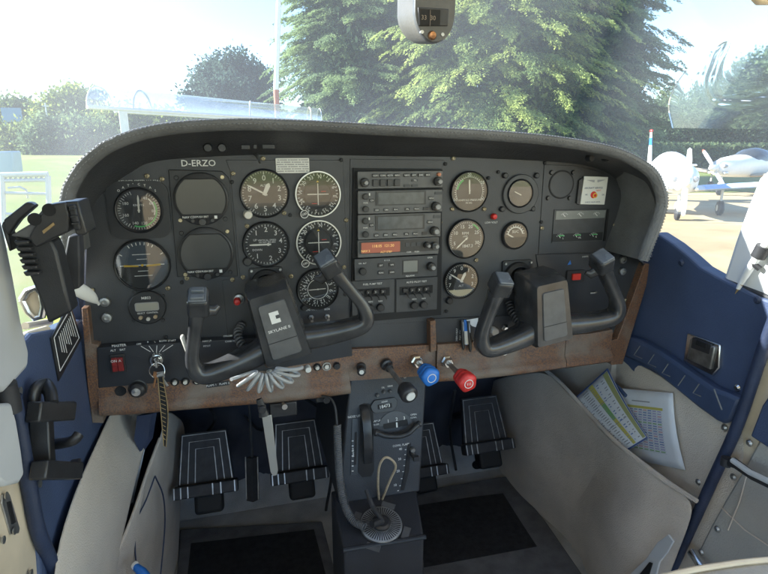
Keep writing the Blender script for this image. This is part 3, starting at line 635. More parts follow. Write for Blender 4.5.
sweep_edge('lower_edge_trim',[(349.5,351,383),(390,349,380),(437,346,377)],[(0,.017),(0,.008),(.3,.006),(.6,.005),(.8,.002),(.95,.002),(1,.01),(.98,.03)],'brown')
sweep_edge('lower_edge_trim',[(437.5,345,382),(470,343,380),(520,340,374.5),(566,336,368)],prof,'brown')
sweep_edge('lower_edge_trim',[(566.6,336,368),(590,334,365),(613,330,361.5)],prof,'brown')
poly('side_trim',[(84.5,305),(90.5,305),(94,340),(101,341),(102,378),(106,418),(95,418),(90,380)],'brown',D-.017,D+.004)
poly('side_trim',[(639,262),(645,262),(640,285),(617,361),(606,362),(605,338),(612,336),(618,320)],'brown',D-.017,D+.004)
poly('side_trim',[(426.5,318),(432,317),(433,347),(427,349)],'brown',D-.02,D+.004)
# black switch panel left
sw=poly('switch_panel',[(100,343.5),(196,337.5),(349,329),(350,352),(230,372),(101.5,383)],'panel2',YT-.0015,D,bev=.0008)
def pl(x,y): return pw(x,y,Y=YT-.0015)
YS=YT-.0015
b=MB()
for t,x,y,h in (('MASTER',119,345.5,.0042),('ALT    BAT',118,350,.0034),('OFF',139,344,.003),('R',148,342,.003),('L',155,341.5,.003),('BOTH',163,341,.003),('START',172,340.5,.003)):
    X,Z=pl(x,y); b.text(t,X,Z,h,YS-.0005)
for a in range(5):
    x0,z0=pl(141+8*a,346-a*.3); x1,z1=pl(150.5+3.0*a,352-abs(a-2)*.2); d=Vector((x1-x0,0,z1-z0)); n=Vector((-d.z,0,d.x)).normalized()*.0005
    b.add([(x0-n.x,YS-.0005,z0-n.z),(x0+n.x,YS-.0005,z0+n.z),(x1+n.x,YS-.0005,z1+n.z),(x1-n.x,YS-.0005,z1-n.z)],[(0,1,2,3)])
for t,x,y,h in (('NAV LT',207,341,.003),('PITOT',207,346,.003),('STROBE',228,336,.003),('CARB HEAT',232,341,.003),('PRIMER',333,340,.003)):
    X,Z=pl(x,y); b.text(t,X,Z,h,YS-.0005)
b.build('switch_legend','legend',sw,smooth=0)
X,Z=pl(118.5,363); b=MB(); b.prism(rrect(X,Z,.0215,.030,.002),YS-.004,YS); mr=b.build('master_switch','black',PAN,bevel=.0006)
for s_ in (-1,1): b=MB(); b.prism(rrect(X+s_*.0042,Z,.0078,.022,.001),YS-.008,YS-.003); b.build('red_rocker',mat('dark_red_rocker',(.22,.02,.02),.35,var=.3,vscale=200),mr,bevel=.0008)
b=MB()
for s_ in (-1,1): b.text('ON' if s_<0 else 'A',X+s_*.0042,Z+.0065,.0042,YS-.0085)
b.build('rocker_text','legend',mr,smooth=0)
X,Z=pl(157,359); b=MB(); b.lathe(X,Z,[(0,YS-.007),(.005,YS-.007),(.0055,YS-.0085),(.0095,YS-.0075),(.0118,YS-.003),(.0118,YS)],32); ig=b.build('ignition_lock','chrome',PAN)
b=MB(); b.text('C',X,Z,.016,YS-.0092); b.build('lock_marking','black',ig,smooth=0)
# row of knobs and breakers on the brown edge
def trimknob(x,y,kind,par=PAN):
    X,Z=pw(x,y,Y=YT); b=MB()
    if kind=='cb':
        b.lathe(X,Z,[(.004,YT-.002),(.0055,YT-.0045),(.0066,YT-.003),(.0068,YT)],20); b.mi=1; b.lathe(X,Z,[(0,YT-.0075),(.003,YT-.0075),(.0036,YT-.006),(.0036,YT)],16); b.build('circuit_breaker',['black','cream'],par)
    elif kind=='white': b.lathe(X,Z,[(0,YT-.012),(.0045,YT-.012),(.0055,YT-.010),(.0055,YT)],20); b.build('push_pull_button','card',par)
    elif kind=='ring': b.ring(X,Z,.0058,.0078,YT-.003,YT,24); b.mi=1; b.lathe(X,Z,[(0,YT-.0055),(.0038,YT-.0055),(.0042,YT)],18); b.build('ringed_button',['ring','cream'],par)
    elif kind=='hole': b.lathe(X,Z,[(.0085,YT),(.008,YT-.0015),(.006,YT-.0012),(0,YT-.0008)],20); b.build('blank_plug','deep',par)
    elif kind=='black': b.lathe(X,Z,[(0,YT-.008),(.005,YT-.008),(.006,YT-.006),(.006,YT)],20); b.build('push_pull_button','black',par)
trimknob(120.5,391,'hole')
X,Z=pw(138,388,Y=YT); b=MB(); b.lathe(X,Z,[(0,YT-.014),(.008,YT-.014),(.0115,YT-.011),(.0125,YT-.002),(.0145,YT-.0015),(.0145,YT)],28); k_=b.build('dimmer_knob','black',PAN)
b=MB(); b.lathe(X-.0005,Z,[(0,YT-.0165),(.0066,YT-.016),(.0072,YT-.014)],20); b.build('knob_cap','chrome',k_)
for (x,y,k) in ((175,381.5,'cb'),(185.5,381,'cb'),(197,380.5,'cb'),(269.5,372,'white'),(279,371,'white'),(286,370.5,'black'),(307.5,367.5,'white'),(317,366.8,'cb'),(326.5,366,'ring'),(336.5,365,'black')): trimknob(x,y,k)
X,Z=pw(218,384,Y=YT); b=MB(); b.prism(rrect(X,Z,.036,.0075,.001,ang=.04),YT-.0015,YT); o=b.build('embossed_label','black',PAN)
b=MB(); b.text('FLAPS 1   FLAPS 2',X,Z,.0036,YT-.002,ang=.04); b.build('label_text','legend',o,smooth=0)
# push-pull knobs
def pull(name,base,tip,rb,rh,lh,m,shaft,label=None,fer='chrome',white=False,Yt=.76):
    X,Z=pw(*base,Y=YT); A=Vector((X,YT+.002,Z)); T=at(*tip,Y=Yt); d=(T-A).normalized(); R=d.to_track_quat('Y','Z').to_matrix()
    b=MB(); b.lathe(0,0,[(rb,0),(rb,.006),(rb*.75,.008),(rb*.7,.016),(0,.016)],6 if fer=='chrome' else 20,R,A); o=b.build(name,fer,PAN)
    if label: tag(o,label)
    L=(T-A).length
    b=MB(); b.tube([A,T],shaft,12); b.build('control_shaft','steel',o)
    b=MB(); n=14; segs=40; prof=[(shaft,L-lh*.55),(rh*.6,L-lh*.5),(rh*.88,L-lh*.36),(rh*.90,L-lh*.22),(rh*.80,L-lh*.17),(rh*.97,L-lh*.10),(rh*.99,L+lh*.06),(rh*.89,L+lh*.11),(rh*1.02,L+lh*.18),(rh*1.0,L+lh*.34),(rh*.82,L+lh*.43),(0,L+lh*.45)] if m in('red','blue') else [(shaft,L-lh*.55),(rh*.6,L-lh*.5),(rh*.95,L-lh*.25),(rh*.9,L-lh*.12),(rh,L),(rh*1.02,L+lh*.3),(rh*.9,L+lh*.42),(0,L+lh*.45)]
    vs=[];
    for r_,y_ in prof:
        for k in range(segs):
            a=2*math.pi*k/segs; q=1+(.05*math.cos(a*5) if m in('red','blue') else 0); vs.append(R@Vector((r_*q*math.cos(a),y_,r_*q*math.sin(a)))+A)
    b.add(vs,[(j*segs+k,j*segs+(k+1)%segs,(j+1)*segs+(k+1)%segs,(j+1)*segs+k) for j in range(len(prof)-1) for k in range(segs)]); h=b.build('grip',m,o,smooth=80)
    if m in('red','blue'):
        b=MB(); b.ring(0,0,rh*.42,rh*.5,L+lh*.452,L+lh*.446,24); b.v=[tuple(R@Vector(q_)+A) for q_ in b.v]
        if m=='red':
            for k in range(3): b.add([R@Vector((-.004+.003*k,L+lh*.456,-.0025))+A,R@Vector((-.0032+.003*k,L+lh*.456,-.0025))+A,R@Vector((-.0022+.003*k,L+lh*.456,.0025))+A,R@Vector((-.003+.003*k,L+lh*.456,.0025))+A],[(0,1,2,3)])
        b.build('grip_marking','legend',h,smooth=0)
    if white:
        b=MB(); b.lathe(0,0,[(rh*.55,L+lh*.44),(rh*.52,L+lh*.5),(0,L+lh*.5)],24,R,A); b.build('white_cap','card',h)
    return o
pull('throttle_control',(386,364),(407,391.5),.011,.0150,.03,'black',.0045,'black throttle with white tipped grip',fer='black',white=True,Yt=.775)
pull('cabin_air_control',(361.5,367),(361.5,371),.0085,.0075,.012,'black',.004,'small black knob with white face',fer='black',white=True,Yt=.835)
pull('propeller_control',(416,360.5),(428,374),.0115,.0165,.036,'blue',.0045,'lobed blue knob',Yt=.80)
pull('mixture_control',(446,360.5),(464.5,379.5),.0115,.0165,.038,'red',.0045,'lobed red knob',Yt=.775)
# recess on the right with pens
o=poly('open_recess',[(432.5,318),(606,311),(604,336),(433.5,347)],mat('recess_panel',(.045,.046,.05),.4,var=.2,vscale=20),D-.006,D,bev=.0005)
tag(o,'dark shiny recessed strip')
b=MB(); x,z=pw(457.5,334); 
for k,t in enumerate(['CABIN HEAT','PULL ON']): b.text(t,x-.004+.007*k,z,.0036,D-.0066,ang=math.pi/2)
b.build('recess_legend','legend',o,smooth=0)
X,Z=pw(491,329); b=MB(); b.lathe(X,Z,[(0,D-.02),(.006,D-.02),(.0075,D-.018),(.0075,D-.006)],20); b.build('defrost_knob','card',PAN)
X,Z=pw(503,327); b=MB(); b.lathe(X,Z,[(0,D-.014),(.004,D-.014),(.0085,D-.010),(.009,D-.006)],6); b.build('small_hex_knob','chrome',PAN)
X,Z=pw(504.5,351,Y=YT); b=MB(); b.lathe(X,Z,[(.0085,YT),(.008,YT-.002),(.0062,YT-.002),(.006,YT-.0005),(0,YT-.0005)],24); b.mi=1; b.lathe(X,Z,[(0,YT-.001),(.006,YT-.001),(.006,YT)],20); b.build('socket_hole',['chrome','deep'],PAN)
# ================================================================== GLARESHIELD
outer=[(64,262),(60,235),(58,212),(61,190),(67,177),(76,163),(89,151),(104,140.5),(135,128.5),(177,121),(238,118),(300,119.5),(350,122),(400,125),(450,127.5),(500,130.5),(550,135),(590,141),(620,148),(643,159),(658,171),(666,188),(668,204),(662,226),(655,243),(648,262)]
inn=[(80,280),(84,255),(85,237),(87,218),(91,210),(95,203),(100,196),(110,187),(130,173),(158,161),(236,155.5),(300,155),(352,155.5),(400,156.5),(448,157),(498,159),(548,161.5),(583,165),(604,171),(619,181),(629,194),(635,206),(638,220),(640,238),(640,252),(641,266)]
YR=D-.115
I=[at(x,y,Y=D-.001) for x,y in inn]; O=[at(x,y,Y=YR) for x,y in outer]
st=spline([tuple(i)+tuple(o) for i,o in zip(I,O)],5)
I=[Vector(s[:3]) for s in st]; O=[Vector(s[3:]) for s in st]
GS=empty('glareshield',(0.26,D,CAMZ),'padded black hood with stitched leather rim curving over the dials','glareshield')
cen=Vector((.26,YR,CAMZ-.15))
def nrm2(k):
    t=(O[min(k+1,len(O)-1)]-O[max(k-1,0)]); n=Vector((-t.z,0,t.x)).normalized()
    if n.dot(O[k]-cen)<0: n=-n
    return n
rows=[];rim=[];sl1=[];sl2=[]
for k in range(len(O)):
    n=nrm2(k); o=O[k]; i=I[k]; w=.016
    a=o-n*w; a.y=YR+.004
    m1=a.lerp(i,.33)+n*.006; m2=a.lerp(i,.7)+n*.008
    back=Vector((o.x,D+.02,o.z))-n*.004; b2=Vector((o.x,D+.66,o.z-.03))
    rows.append([i+Vector((0,.004,0)),i,m2,m1,a+Vector((0,.004,0))])
    rimr=[]
    for q in range(9):
        an=rad(-150+q*33); c=o-n*(w*.5); c.y=YR+.010
        rimr.append(c+n*(math.sin(an)*-w*.5)*-1*1+Vector((0,-math.cos(an-rad(0))*0,0)) if False else c+n*(math.cos(rad(180-q*30))*w*.5)+Vector((0,-math.sin(rad(q*22.5))*.012,0)))
    rim.append(rimr+[back,b2])
    c=o-n*(w*.5); c.y=YR+.010
    def onrim(q): return c+n*(math.cos(rad(180-q))*w*.5)+Vector((0,-math.sin(rad(q*.75))*.0125,0))
    sl1.append((onrim(95),n)); sl2.append((onrim(150),n))
b=MB(); b.grid(rows); b.build('hood_underside','leather',GS,smooth=60)
b=MB(); b.grid(rim); b.build('rolled_rim','leather_sunlit',GS,smooth=80)
b=MB()
for sl in (sl1,sl2):
    acc=0; nxt=0
    for k in range(len(sl)-1):
        p,q=sl[k][0],sl[k+1][0]; L=(q-p).length
        while nxt<acc+L:
            t=(nxt-acc)/L; c=p.lerp(q,t); d=(q-p).normalized()
            b.tube([c-d*.0016,c-d*.0008-Vector((0,.0006,0)),c+d*.0008-Vector((0,.0006,0)),c+d*.0016],[.0002,.0006,.0006,.0002],5); nxt+=.0052
        acc+=L
b.build('stitching','stitch',GS)
# thin ribs pressed in the underside, small lamp slots
for (p,q) in (((420-180,146),(268,147)),((470,150),(510,151))): pass
b=MB()
for (x0,x1,y) in ((118*0+241,250,147.5),(253,257,147),(262,275,147)):
    A=at(x0,y,Y=D-.05); Bq=at(x1,y,Y=D-.05); b.box(A.x,Bq.x,D-.052,D-.048,A.z-.003,A.z+.004)
b.build('lamp_slot','bezel',GS,bevel=.001)
for px in (208,222,606,590):
    A=at(px,148 if px<400 else 158,Y=D-.05); b=MB(); b.lathe(A.x,A.z,[(0,A.y-.006),(.005,A.y-.006),(.007,A.y-.002),(.007,A.y+.004)],16); b.build('hood_lamp','bezel',GS)
# ================================================================== YOKES
def yoke(name,label,col_px,hub_px,ang,logo,switches,Yh=.775):
    cx,cz=pw(*hub_px,Y=Yh); sx_,sz_=pw(*col_px)
    R_=empty(name,(cx,Yh,cz),label,'control yoke',None); R_.rotation_euler=(0,ang,0)
    WORLD[R_.name]=(0,0,0)     # parts below are written in the yoke's own frame
    def bld(b,nm,m,par=R_,**k):
        o=b.build(nm,m,par,**k); return o
    # hub box: sloped sides, rounded corners
    b=MB()
    def ringz(w0,w1,h,y,zc=0,r=.008):
        out=[]
        for (x,z) in rrect(0,zc,1,1,.12,n=3): pass
        pts=rrect(0,zc,w0*2,h,min(r,.0045),n=3); res=[]
        for x,z in pts:
            t=(z-zc)/h+.5; w=w1+(w0-w1)*t; res.append((x*w/w0,y,z))
        return res
    b.grid([ringz(.031,.039,.118,.062,.006),ringz(.033,.041,.122,.03,.004),ringz(.031,.037,.116,-.004),ringz(.0285,.0345,.110,-.011)],closed=True)
    n=16; b.f.append(tuple(range(3*n,4*n))); b.m.append(0); b.f.append(tuple(range(n-1,-1,-1))); b.m.append(0)
    hub=bld(b,'hub_cover','yoke',smooth=30)
    b=MB(); pts=ringz(.0205,.0235,.088,-.0115,-.002,.004); bk=ringz(.0205,.0235,.088,-.009,-.002,.004); fr=ringz(.0195,.0225,.086,-.0135,-.002,.004)
    b.grid([bk,pts,fr],closed=True); b.f.append(tuple(range(2*n,3*n))); b.m.append(0); pn=bld(b,'hub_badge_plate','bezelgrey',hub,smooth=30)
    b=MB(); b.box(-.0222,.0222,-.0140,-.0134,-.0195,-.0186); bld(b,'plate_groove','deep',hub,smooth=0)
    if logo:
        b=MB(); b.prism([(-.008,.028),(.006,.028),(.006,.021),(.003,.019),(.006,.017),(.006,.010),(-.008,.010)],-.0142,-.0136); b.text('SKYLANE II',.0,-.001,.0046,-.0138,sx=1.1); bld(b,'badge','white',hub,smooth=0)
        b=MB(); b.box(.0005,.0062,-.0146,-.0143,.0165,.0218); bld(b,'badge_notch','radio2',hub,smooth=0)
    # one continuous pair of horns
    for s_ in (-1,1):
        path=spline([(s_*.02,.022,-.034),(s_*.055,.016,-.039),(s_*.095,.008,-.041),(s_*.122,.003,-.039),(s_*.1325,.0,-.028),(s_*.131,-.002,-.006),(s_*.119,-.004,.022),(s_*.108,-.006,.046),(s_*.100,-.008,.064)],5)
        rr=spline([(.0205,),(.0185,),(.0160,),(.0145,),(.0130,),(.0108,),(.0104,),(.0112,),(.0130,)],5)
        b=MB(); P=[Vector(p) for p in path]; seg=14; vs=[]
        for i,p in enumerate(P):
            t=(P[min(i+1,len(P)-1)]-P[max(i-1,0)]).normalized(); u=Vector((0,1,0)); u=(u-t*u.dot(t)).normalized(); w=t.cross(u); r=rr[i][0]
            for k in range(seg):
                a=2*math.pi*k/seg; ca,sa=math.cos(a),math.sin(a)
                ca=math.copysign(abs(ca)**.55,ca); sa=math.copysign(abs(sa)**.55,sa)
                vs.append(p+u*ca*r*1.25+w*sa*r*.92)
        b.add(vs,[(j*seg+k,j*seg+(k+1)%seg,(j+1)*seg+(k+1)%seg,(j+1)*seg+k) for j in range(len(P)-1) for k in range(seg)]+[tuple(range(seg-1,-1,-1)),tuple((len(P)-1)*seg+k for k in range(seg))])
        h=bld(b,'horn','yoke',smooth=60)
        # squared grip head, tilted
        Rt=Matrix.Rotation(rad(-16*s_),3,'Y')@Matrix.Rotation(rad(28),3,'X')
        c=Vector((s_*.0955,-.012,.073)); b=MB(); b.obox(c,.030,.036,.033,Rt); g=bld(b,'grip_head','yoke',bevel=.006,seg=3,par=h)
        b=MB(); b.obox(c+Rt@Vector((0,-.002,.0168)),.024,.029,.004,Rt); bld(b,'thumb_pad','pad_sky',g,bevel=.0018)
        b=MB(); b.tube([c+Vector((-s_*.002,.006,-.014)),c+Vector((-s_*.016,.010,-.021)),c+Vector((-s_*.024,.011,-.016))],[.010,.008,.004],12,flat=.7); bld(b,'finger_rest','yoke',h,smooth=60)
        if switches and s_==-1:
            for q in (-1,1):
                b=MB(); b.obox(c+Rt@Vector((0,-.009*q*.8-.004,.0205)),.018,.009,.006,Rt); bld(b,'trim_rocker','pad_sky',g,bevel=.0015)
            b=MB(); b.obox(Vector((-.135,.004,.012)),.006,.012,.034); bld(b,'talk_button','cream',h,bevel=.0025)
    # shaft from the hub to the panel collar
    iv=Matrix.Rotation(-ang,3,'Y')
    cc=iv@Vector((sx_-cx,0,sz_-cz)); e=Vector((0,.055,.02))
    A=iv@Vector((sx_-cx,D-Yh+.03,sz_-cz)); Bq=Vector((cc.x,.045,cc.z))
    b=MB(); b.tube([A,Bq],.0165,24); bld(b,'shaft','black')
    return R_
y1_=yoke('control_yoke','black control yoke with a white badge and red push button beside its hub',(266.5,283),(278.5,326),rad(-13.5),True,True)
y2_=yoke('control_yoke','black control yoke with a plain grey hub plate, its grips before the red rocker',(516,276),(550.5,312),rad(-8.5),False,False)
# ================================================================== CABIN SHELL
def sheet(name,quads,m,thick=.004,nrm=(0,1,0),smooth=40,**k):
    b=MB()
    for q in quads: b.slab(q,thick,nrm)
    return pstruct(b.build(name,m,None,smooth=smooth,**k))
def vgrid(rows,name,m,par=None,thick=.006,sub=1,smooth=60,flip=False,bevel=0):
    b=MB(); b.grid(rows); o=b.build(name,m,par,smooth=smooth)
    s=o.modifiers.new('thick','SOLIDIFY'); s.thickness=thick; s.offset=0
    if sub: q=o.modifiers.new('sub','SUBSURF'); q.levels=q.render_levels=sub
    return o
b=MB(); b.box(WL-.03,WR+.05,-1.2,1.34,FLOOR-.06,FLOOR); pstruct(b.build('floor','floor'))
b=MB(); b.slab([(WL-.03,1.30,FLOOR+.001),(WR+.05,1.30,FLOOR+.001),(WR+.05,1.40,FLOOR+.05),(WL-.03,1.40,FLOOR+.05)],.02,(0,-.4,1)); pstruct(b.build('toe_board','floor'))
# firewall with quilted blanket
b=MB(); rows=[]
nx,nz=70,34
for j in range(nz+1):
    z=FLOOR+(CAMZ-FLOOR-.02)*j/nz; r_=[]
    for i in range(nx+1):
        x=WL-.03+(WR-WL+.08)*i/nx; q=abs(math.sin((x+z)*22))**.5*abs(math.sin((x-z)*22))**.5
        r_.append((x,1.40-.022*q,z))
    rows.append(r_)
b.grid(rows); b.build('firewall','insul',None,smooth=60)
bpy.data.objects['firewall']['kind']='structure'
# door frames : wall panels below the windows
# ---------------- left side wall
XL=WL
left_panel=[(96,300),(95,430),(84,450),(62,520),(45,505),(38,470),(28,425),(18,392),(22,360),(35,332),(58,312),(82,296)]
def wallpoly(name,pts,m,X,th,label=None,cat=None,bevel=0,kind=None):
    P=[at(x,y,X=X) for x,y in pts]; s_=-1 if X<0 else 1
    b=MB(); n=len(P); q=[Vector((X+s_*th,p.y,p.z)) for p in P]
    b.add(P+q,[tuple(range(n)),tuple(range(2*n-1,n-1,-1))]+[(i,n+i,n+(i+1)%n,(i+1)%n) for i in range(n)])
    o=b.build(name,m,None,smooth=0,bevel=bevel)
    if label: tag(o,label,cat)
    if kind: o['kind']=kind
    return o
wallpoly('left_wall',[(110,240),(110,420),(112,640),(45,640),(40,560),(30,455),(12,405),(14,372),(22,345),(33,333),(60,328),(84,318),(84,240)],'bluewall',XL,.03,bevel=.004,kind='structure')
# forward part of left wall, beyond the panel
b=MB(); b.box(XL-.03,XL-.001,.88,1.52,FLOOR,CAMZ-.16); pstruct(b.build('left_wall_forward','navy'))
# grey felt kick panel + pocket at the left
def G(px,py,X): return at(px,py,X=X)
rows=[[G(112,405,XL+.004),G(104,425,XL+.006),G(82,470,XL+.008),G(62,520,XL+.01),G(44,600,XL+.01)],
      [G(135,405,XL+.005),G(122,440,XL+.010),G(104,500,XL+.014),G(92,560,XL+.02),G(80,620,XL+.02)],
      [at(158,405,Y=1.02),at(150,430,Y=1.0),at(134,490,Y=.93),at(118,560,Y=.86),at(108,640,Y=.8)],]
kp=vgrid(rows,'kick_panel','grey_carpet',thick=.008,sub=2); tag(kp,'grey felt lining below the blue wall with the black cup bracket','wall lining')
rows=[[at(166,405,Y=1.1),at(160,440,Y=1.03),at(147,470,Y=.97),at(130,520,Y=.9),at(106,575,Y=.84),at(95,620,Y=.8)],
      [at(176,415,Y=1.2),at(172,450,Y=1.12),at(163,490,Y=1.05),at(150,540,Y=.98),at(140,600,Y=.93),at(132,650,Y=.9)],
      [at(186,420,Y=1.34),at(184,460,Y=1.3),at(181,500,Y=1.25),at(180,540,Y=1.2),at(178,600,Y=1.12),at(174,650,Y=1.08)]]
pk=vgrid(rows,'map_pocket','pocket',thick=.008,sub=2); tag(pk,'sagging grey felt map pocket holding folded white and dark papers','map pocket')
b=MB(); b.tube(spline([at(160,438,Y=1.0),at(148,470,Y=.955),at(131,520,Y=.885),at(107,575,Y=.825)],5),.003,8); b.build('pocket_hem','grey_carpet',pk)
# leaf-shaped patch stitched on the pocket
b=MB(); b.tube(spline([at(155,476,Y=.955),at(146,500,Y=.94),at(137,520,Y=.93),at(135,545,Y=.915),at(137,572,Y=.9)],4),.0014,6); b.tube(spline([at(155,476,Y=.955),at(163,495,Y=.99),at(165,520,Y=1.0),at(163,550,Y=.98),at(160,580,Y=.96)],4),.0014,6); b.build('pocket_seam','navy',pk)
# papers in left pocket
for i,(pts,m,lab) in enumerate((([(126,448),(141,447),(136,470),(128,505),(124,500)],'paper','folded pale booklet upright in the left map pocket'),([(137,416),(152,414),(148,440),(140,452),(134,440)],'navy','dark blue booklet with white edge tucked behind the pale booklet'))):
    b=MB()
    for k in range(5): b.slab([at(x+k*1.2,y-k*.5,Y=.97-.012*i+.008*k) for x,y in pts],.0008,(0,-1,.2))
    o=b.build('booklet',m,None,smooth=0); tag(o,lab,'booklet')
b=MB(); b.tube([at(135,566,Y=.86),at(142,572,Y=.85),at(150,582,Y=.84)],[.006,.008,.008],12); o=b.build('torch','blue',None); tag(o,'blue ended torch poking out of the left pocket bottom','torch')
b=MB(); b.lathe(0,0,[(0,0),(.007,0),(.007,.004)],14,Vector((1,-1.2,.4)).to_track_quat('Y','Z').to_matrix(),at(134,565,Y=.86)); b.build('torch_ring','chrome',o)
# ---------------- left door edge: frame, seal
def strip(name,pts,wpx,m,Y0,label,cat,flat=1,par=None,depth=None,Xc=None,r=None,seg=12):
    P=[at(x,y,X=Xc) if Xc is not None else at(x,y,Y=Y0) for x,y in pts]
    b=MB(); b.tube(spline(P,5),r,seg,flat=flat); o=b.build(name,m,par,smooth=60)
    if label: tag(o,label,cat)
    return o
XF=XL-.012
DF=empty('door_frame',at(20,500,X=XF),'ivory door sill frame with a brass latch plate at the bottom corner','door frame')
def xpoly(name,pts,m,X,th,par,bevel=.003):
    P=[at(x,y,X=X) for x,y in pts]; s_=-1 if X<0 else 1; b=MB(); n=len(P); q=[Vector((X+s_*th,p.y,p.z)) for p in P]
    b.add(P+q,[tuple(range(n)),tuple(range(2*n-1,n-1,-1))]+[(i,n+i,n+(i+1)%n,(i+1)%n) for i in range(n)]); return b.build(name,m,par,smooth=30,bevel=bevel)
xpoly('sill_panel',[(-60,440),(18,440),(24,480),(34,530),(50,590),(60,640),(-60,640)],'ivory',XL-.004,.02,DF)
lp=xpoly('latch_plate',[(3,494),(10,494),(20,528),(19,533),(11,534),(2,503)],'steel',XL-.002,.002,DF,.0005)
xpoly('latch_slot',[(8,502),(11,501),(16,522),(13,524)],'deep',XL-.0005,.0015,lp,0)
for (x,y) in ((5,496),(13,531),(30,573),(2,540)):
    p=at(x,y,X=XL-.001); b=MB(); b.lathe(0,0,[(0,0),(.003,0),(.004,.0015),(.004,.002)],14,Matrix.Rotation(rad(90),3,'Z').transposed(),p); b.build('frame_screw','steel',DF)
strip('door_seal',[(13,396),(19,425),(23,450),(30,490),(38,530),(50,560),(66,600)],0,'navy',0,'dark rubber door seal along the ivory sill frame','door seal',Xc=XL+.004,r=.008)
# pale door post and its lower sleeve
b=MB()
def slabX(pts,X,th,b): 
    P=[at(x,y,X=X) for x,y in pts]; n=len(P); q=[Vector((X+th,p.y,p.z)) for p in P]
    b.add(P+q,[tuple(range(n)),tuple(range(2*n-1,n-1,-1))]+[(i,n+i,n+(i+1)%n,(i+1)%n) for i in range(n)])
slabX([(-45,120),(-8,165),(1,215),(8,245),(14,275),(22,320),(30,352),(29,368),(12,387),(6,392),(-60,392)],XL+.012,-.014,b)
o=b.build('door_post_cover','greyplastic',None,smooth=40,bevel=.006,seg=3); tag(o,'smooth pale grey plastic post cover, rounded at its lower end','post cover')
b=MB(); b.tube([at(4,384,X=XL+.006),at(8,400,X=XL+.006),at(10,412,X=XL+.006)],.011,16); o=b.build('post_joint','blackrub',None); tag(o,'black joint between the pale post cover and its lower sleeve','joint')
b=MB(); slabX([(-8,404),(12,402),(17,420),(22,450),(25,474),(20,483),(6,486),(-2,480)],XL+.012,-.016,b); o=b.build('post_sleeve','greyplastic',None,smooth=40,bevel=.004,seg=3); tag(o,'pale grey sleeve below the black joint beside the ivory sill','sleeve')
# window rail seen between post and tablet holder
b=MB(); b.tube([at(46,330,X=XL-.01),at(27,336,X=XL-.01),at(20,341,X=XL-.01)],.006,12); b.tube([at(50,322,X=XL-.04),at(25,326,X=XL-.04)],.005,10); o=b.build('window_sill','ivory',None); tag(o,'cream sill edge visible between grey post cover and phone holder','window sill')
# checklist placard (diamond in view) on wall
P_=[(70,309),(79,338),(60,371),(54,338)]
b=MB(); P=[at(x,y,X=XL+.002) for x,y in [(70,303),(82,338),(59,381),(51,338)]]; q=[Vector((XL+.0005,p.y,p.z)) for p in P]; b.add(P+q,[(0,1,2,3),(7,6,5,4),(0,4,5,1),(1,5,6,2),(2,6,7,3),(3,7,4,0)]); o=b.build('wall_placard','bezel',None,smooth=0); tag(o,'dark placard with white border and fine print on the left blue wall','placard')
b=MB(); P=[at(x,y,X=XL+.0026) for x,y in P_]; 
for k in range(4):
    a,c=P[k],P[(k+1)%4]; b.tube([a,c],.0007,4)
for k in range(9):
    t=.1+.085*k; a=P[0].lerp(P[3],t); c=P[1].lerp(P[2],t); b.tube([a.lerp(c,.15),a.lerp(c,.85-.1*(k%3))],.0005,4)
b.build('placard_print','legend',o,smooth=0)
for (x,y) in ((18,391),(38,484)):
    p=at(x,y,X=XL+.002); b=MB(); b.lathe(0,0,[(0,0),(.003,0),(.0045,.002),(.0045,.003)],14,Matrix.Rotation(rad(-90),3,'Z'),p); o=b.build('wall_screw','steel',None); tag(o,'silver screw in the left blue wall '+('above the cup bracket' if y<400 else 'below the cup bracket'),'screw')
# black cup / bottle bracket on left wall : back channel with two hooked arms
CB=empty('cup_bracket',at(50,435,X=XL+.02),'black two armed bottle bracket fixed to the left blue wall','bracket')
def bar(pa,pb,w,h,nm,m='black',par=CB,bev=.002):
    d=(pb-pa); L=d.length; R=d.to_track_quat('Y','Z').to_matrix(); b=MB(); b.obox((pa+pb)/2,w,L,h,R); return b.build(nm,m,par,bevel=bev)
bar(at(41,408,X=XL+.012),at(44,470,X=XL+.012),.020,.018,'back_channel',m='black')
bar(at(33,412,X=XL+.020),at(70,411,Y=.66),.016,.022,'upper_arm'); bar(at(38,470,X=XL+.020),at(76,471,Y=.66),.018,.020,'lower_arm')
bar(at(68,410,Y=.66),at(68,403,Y=.66),.016,.012,'hook_end')
b=MB(); b.tube(spline([at(34,402,X=XL+.01),at(36,389,X=XL+.012),at(45,386,X=XL+.018),at(50,392,X=XL+.026),at(52,404,X=XL+.03)],4),.006,10,flat=1.6); b.build('upper_hook','black',CB,smooth=60)
b=MB(); b.tube(spline([at(53,444,X=XL+.01),at(64,443,X=XL+.03),at(74,440,X=XL+.045),at(79,434,X=XL+.05)],4),.006,10,flat=1.6); b.build('middle_hook','black',CB,smooth=60)
bar(at(76,470,Y=.66),at(74,462,Y=.66),.018,.012,'hook_end')
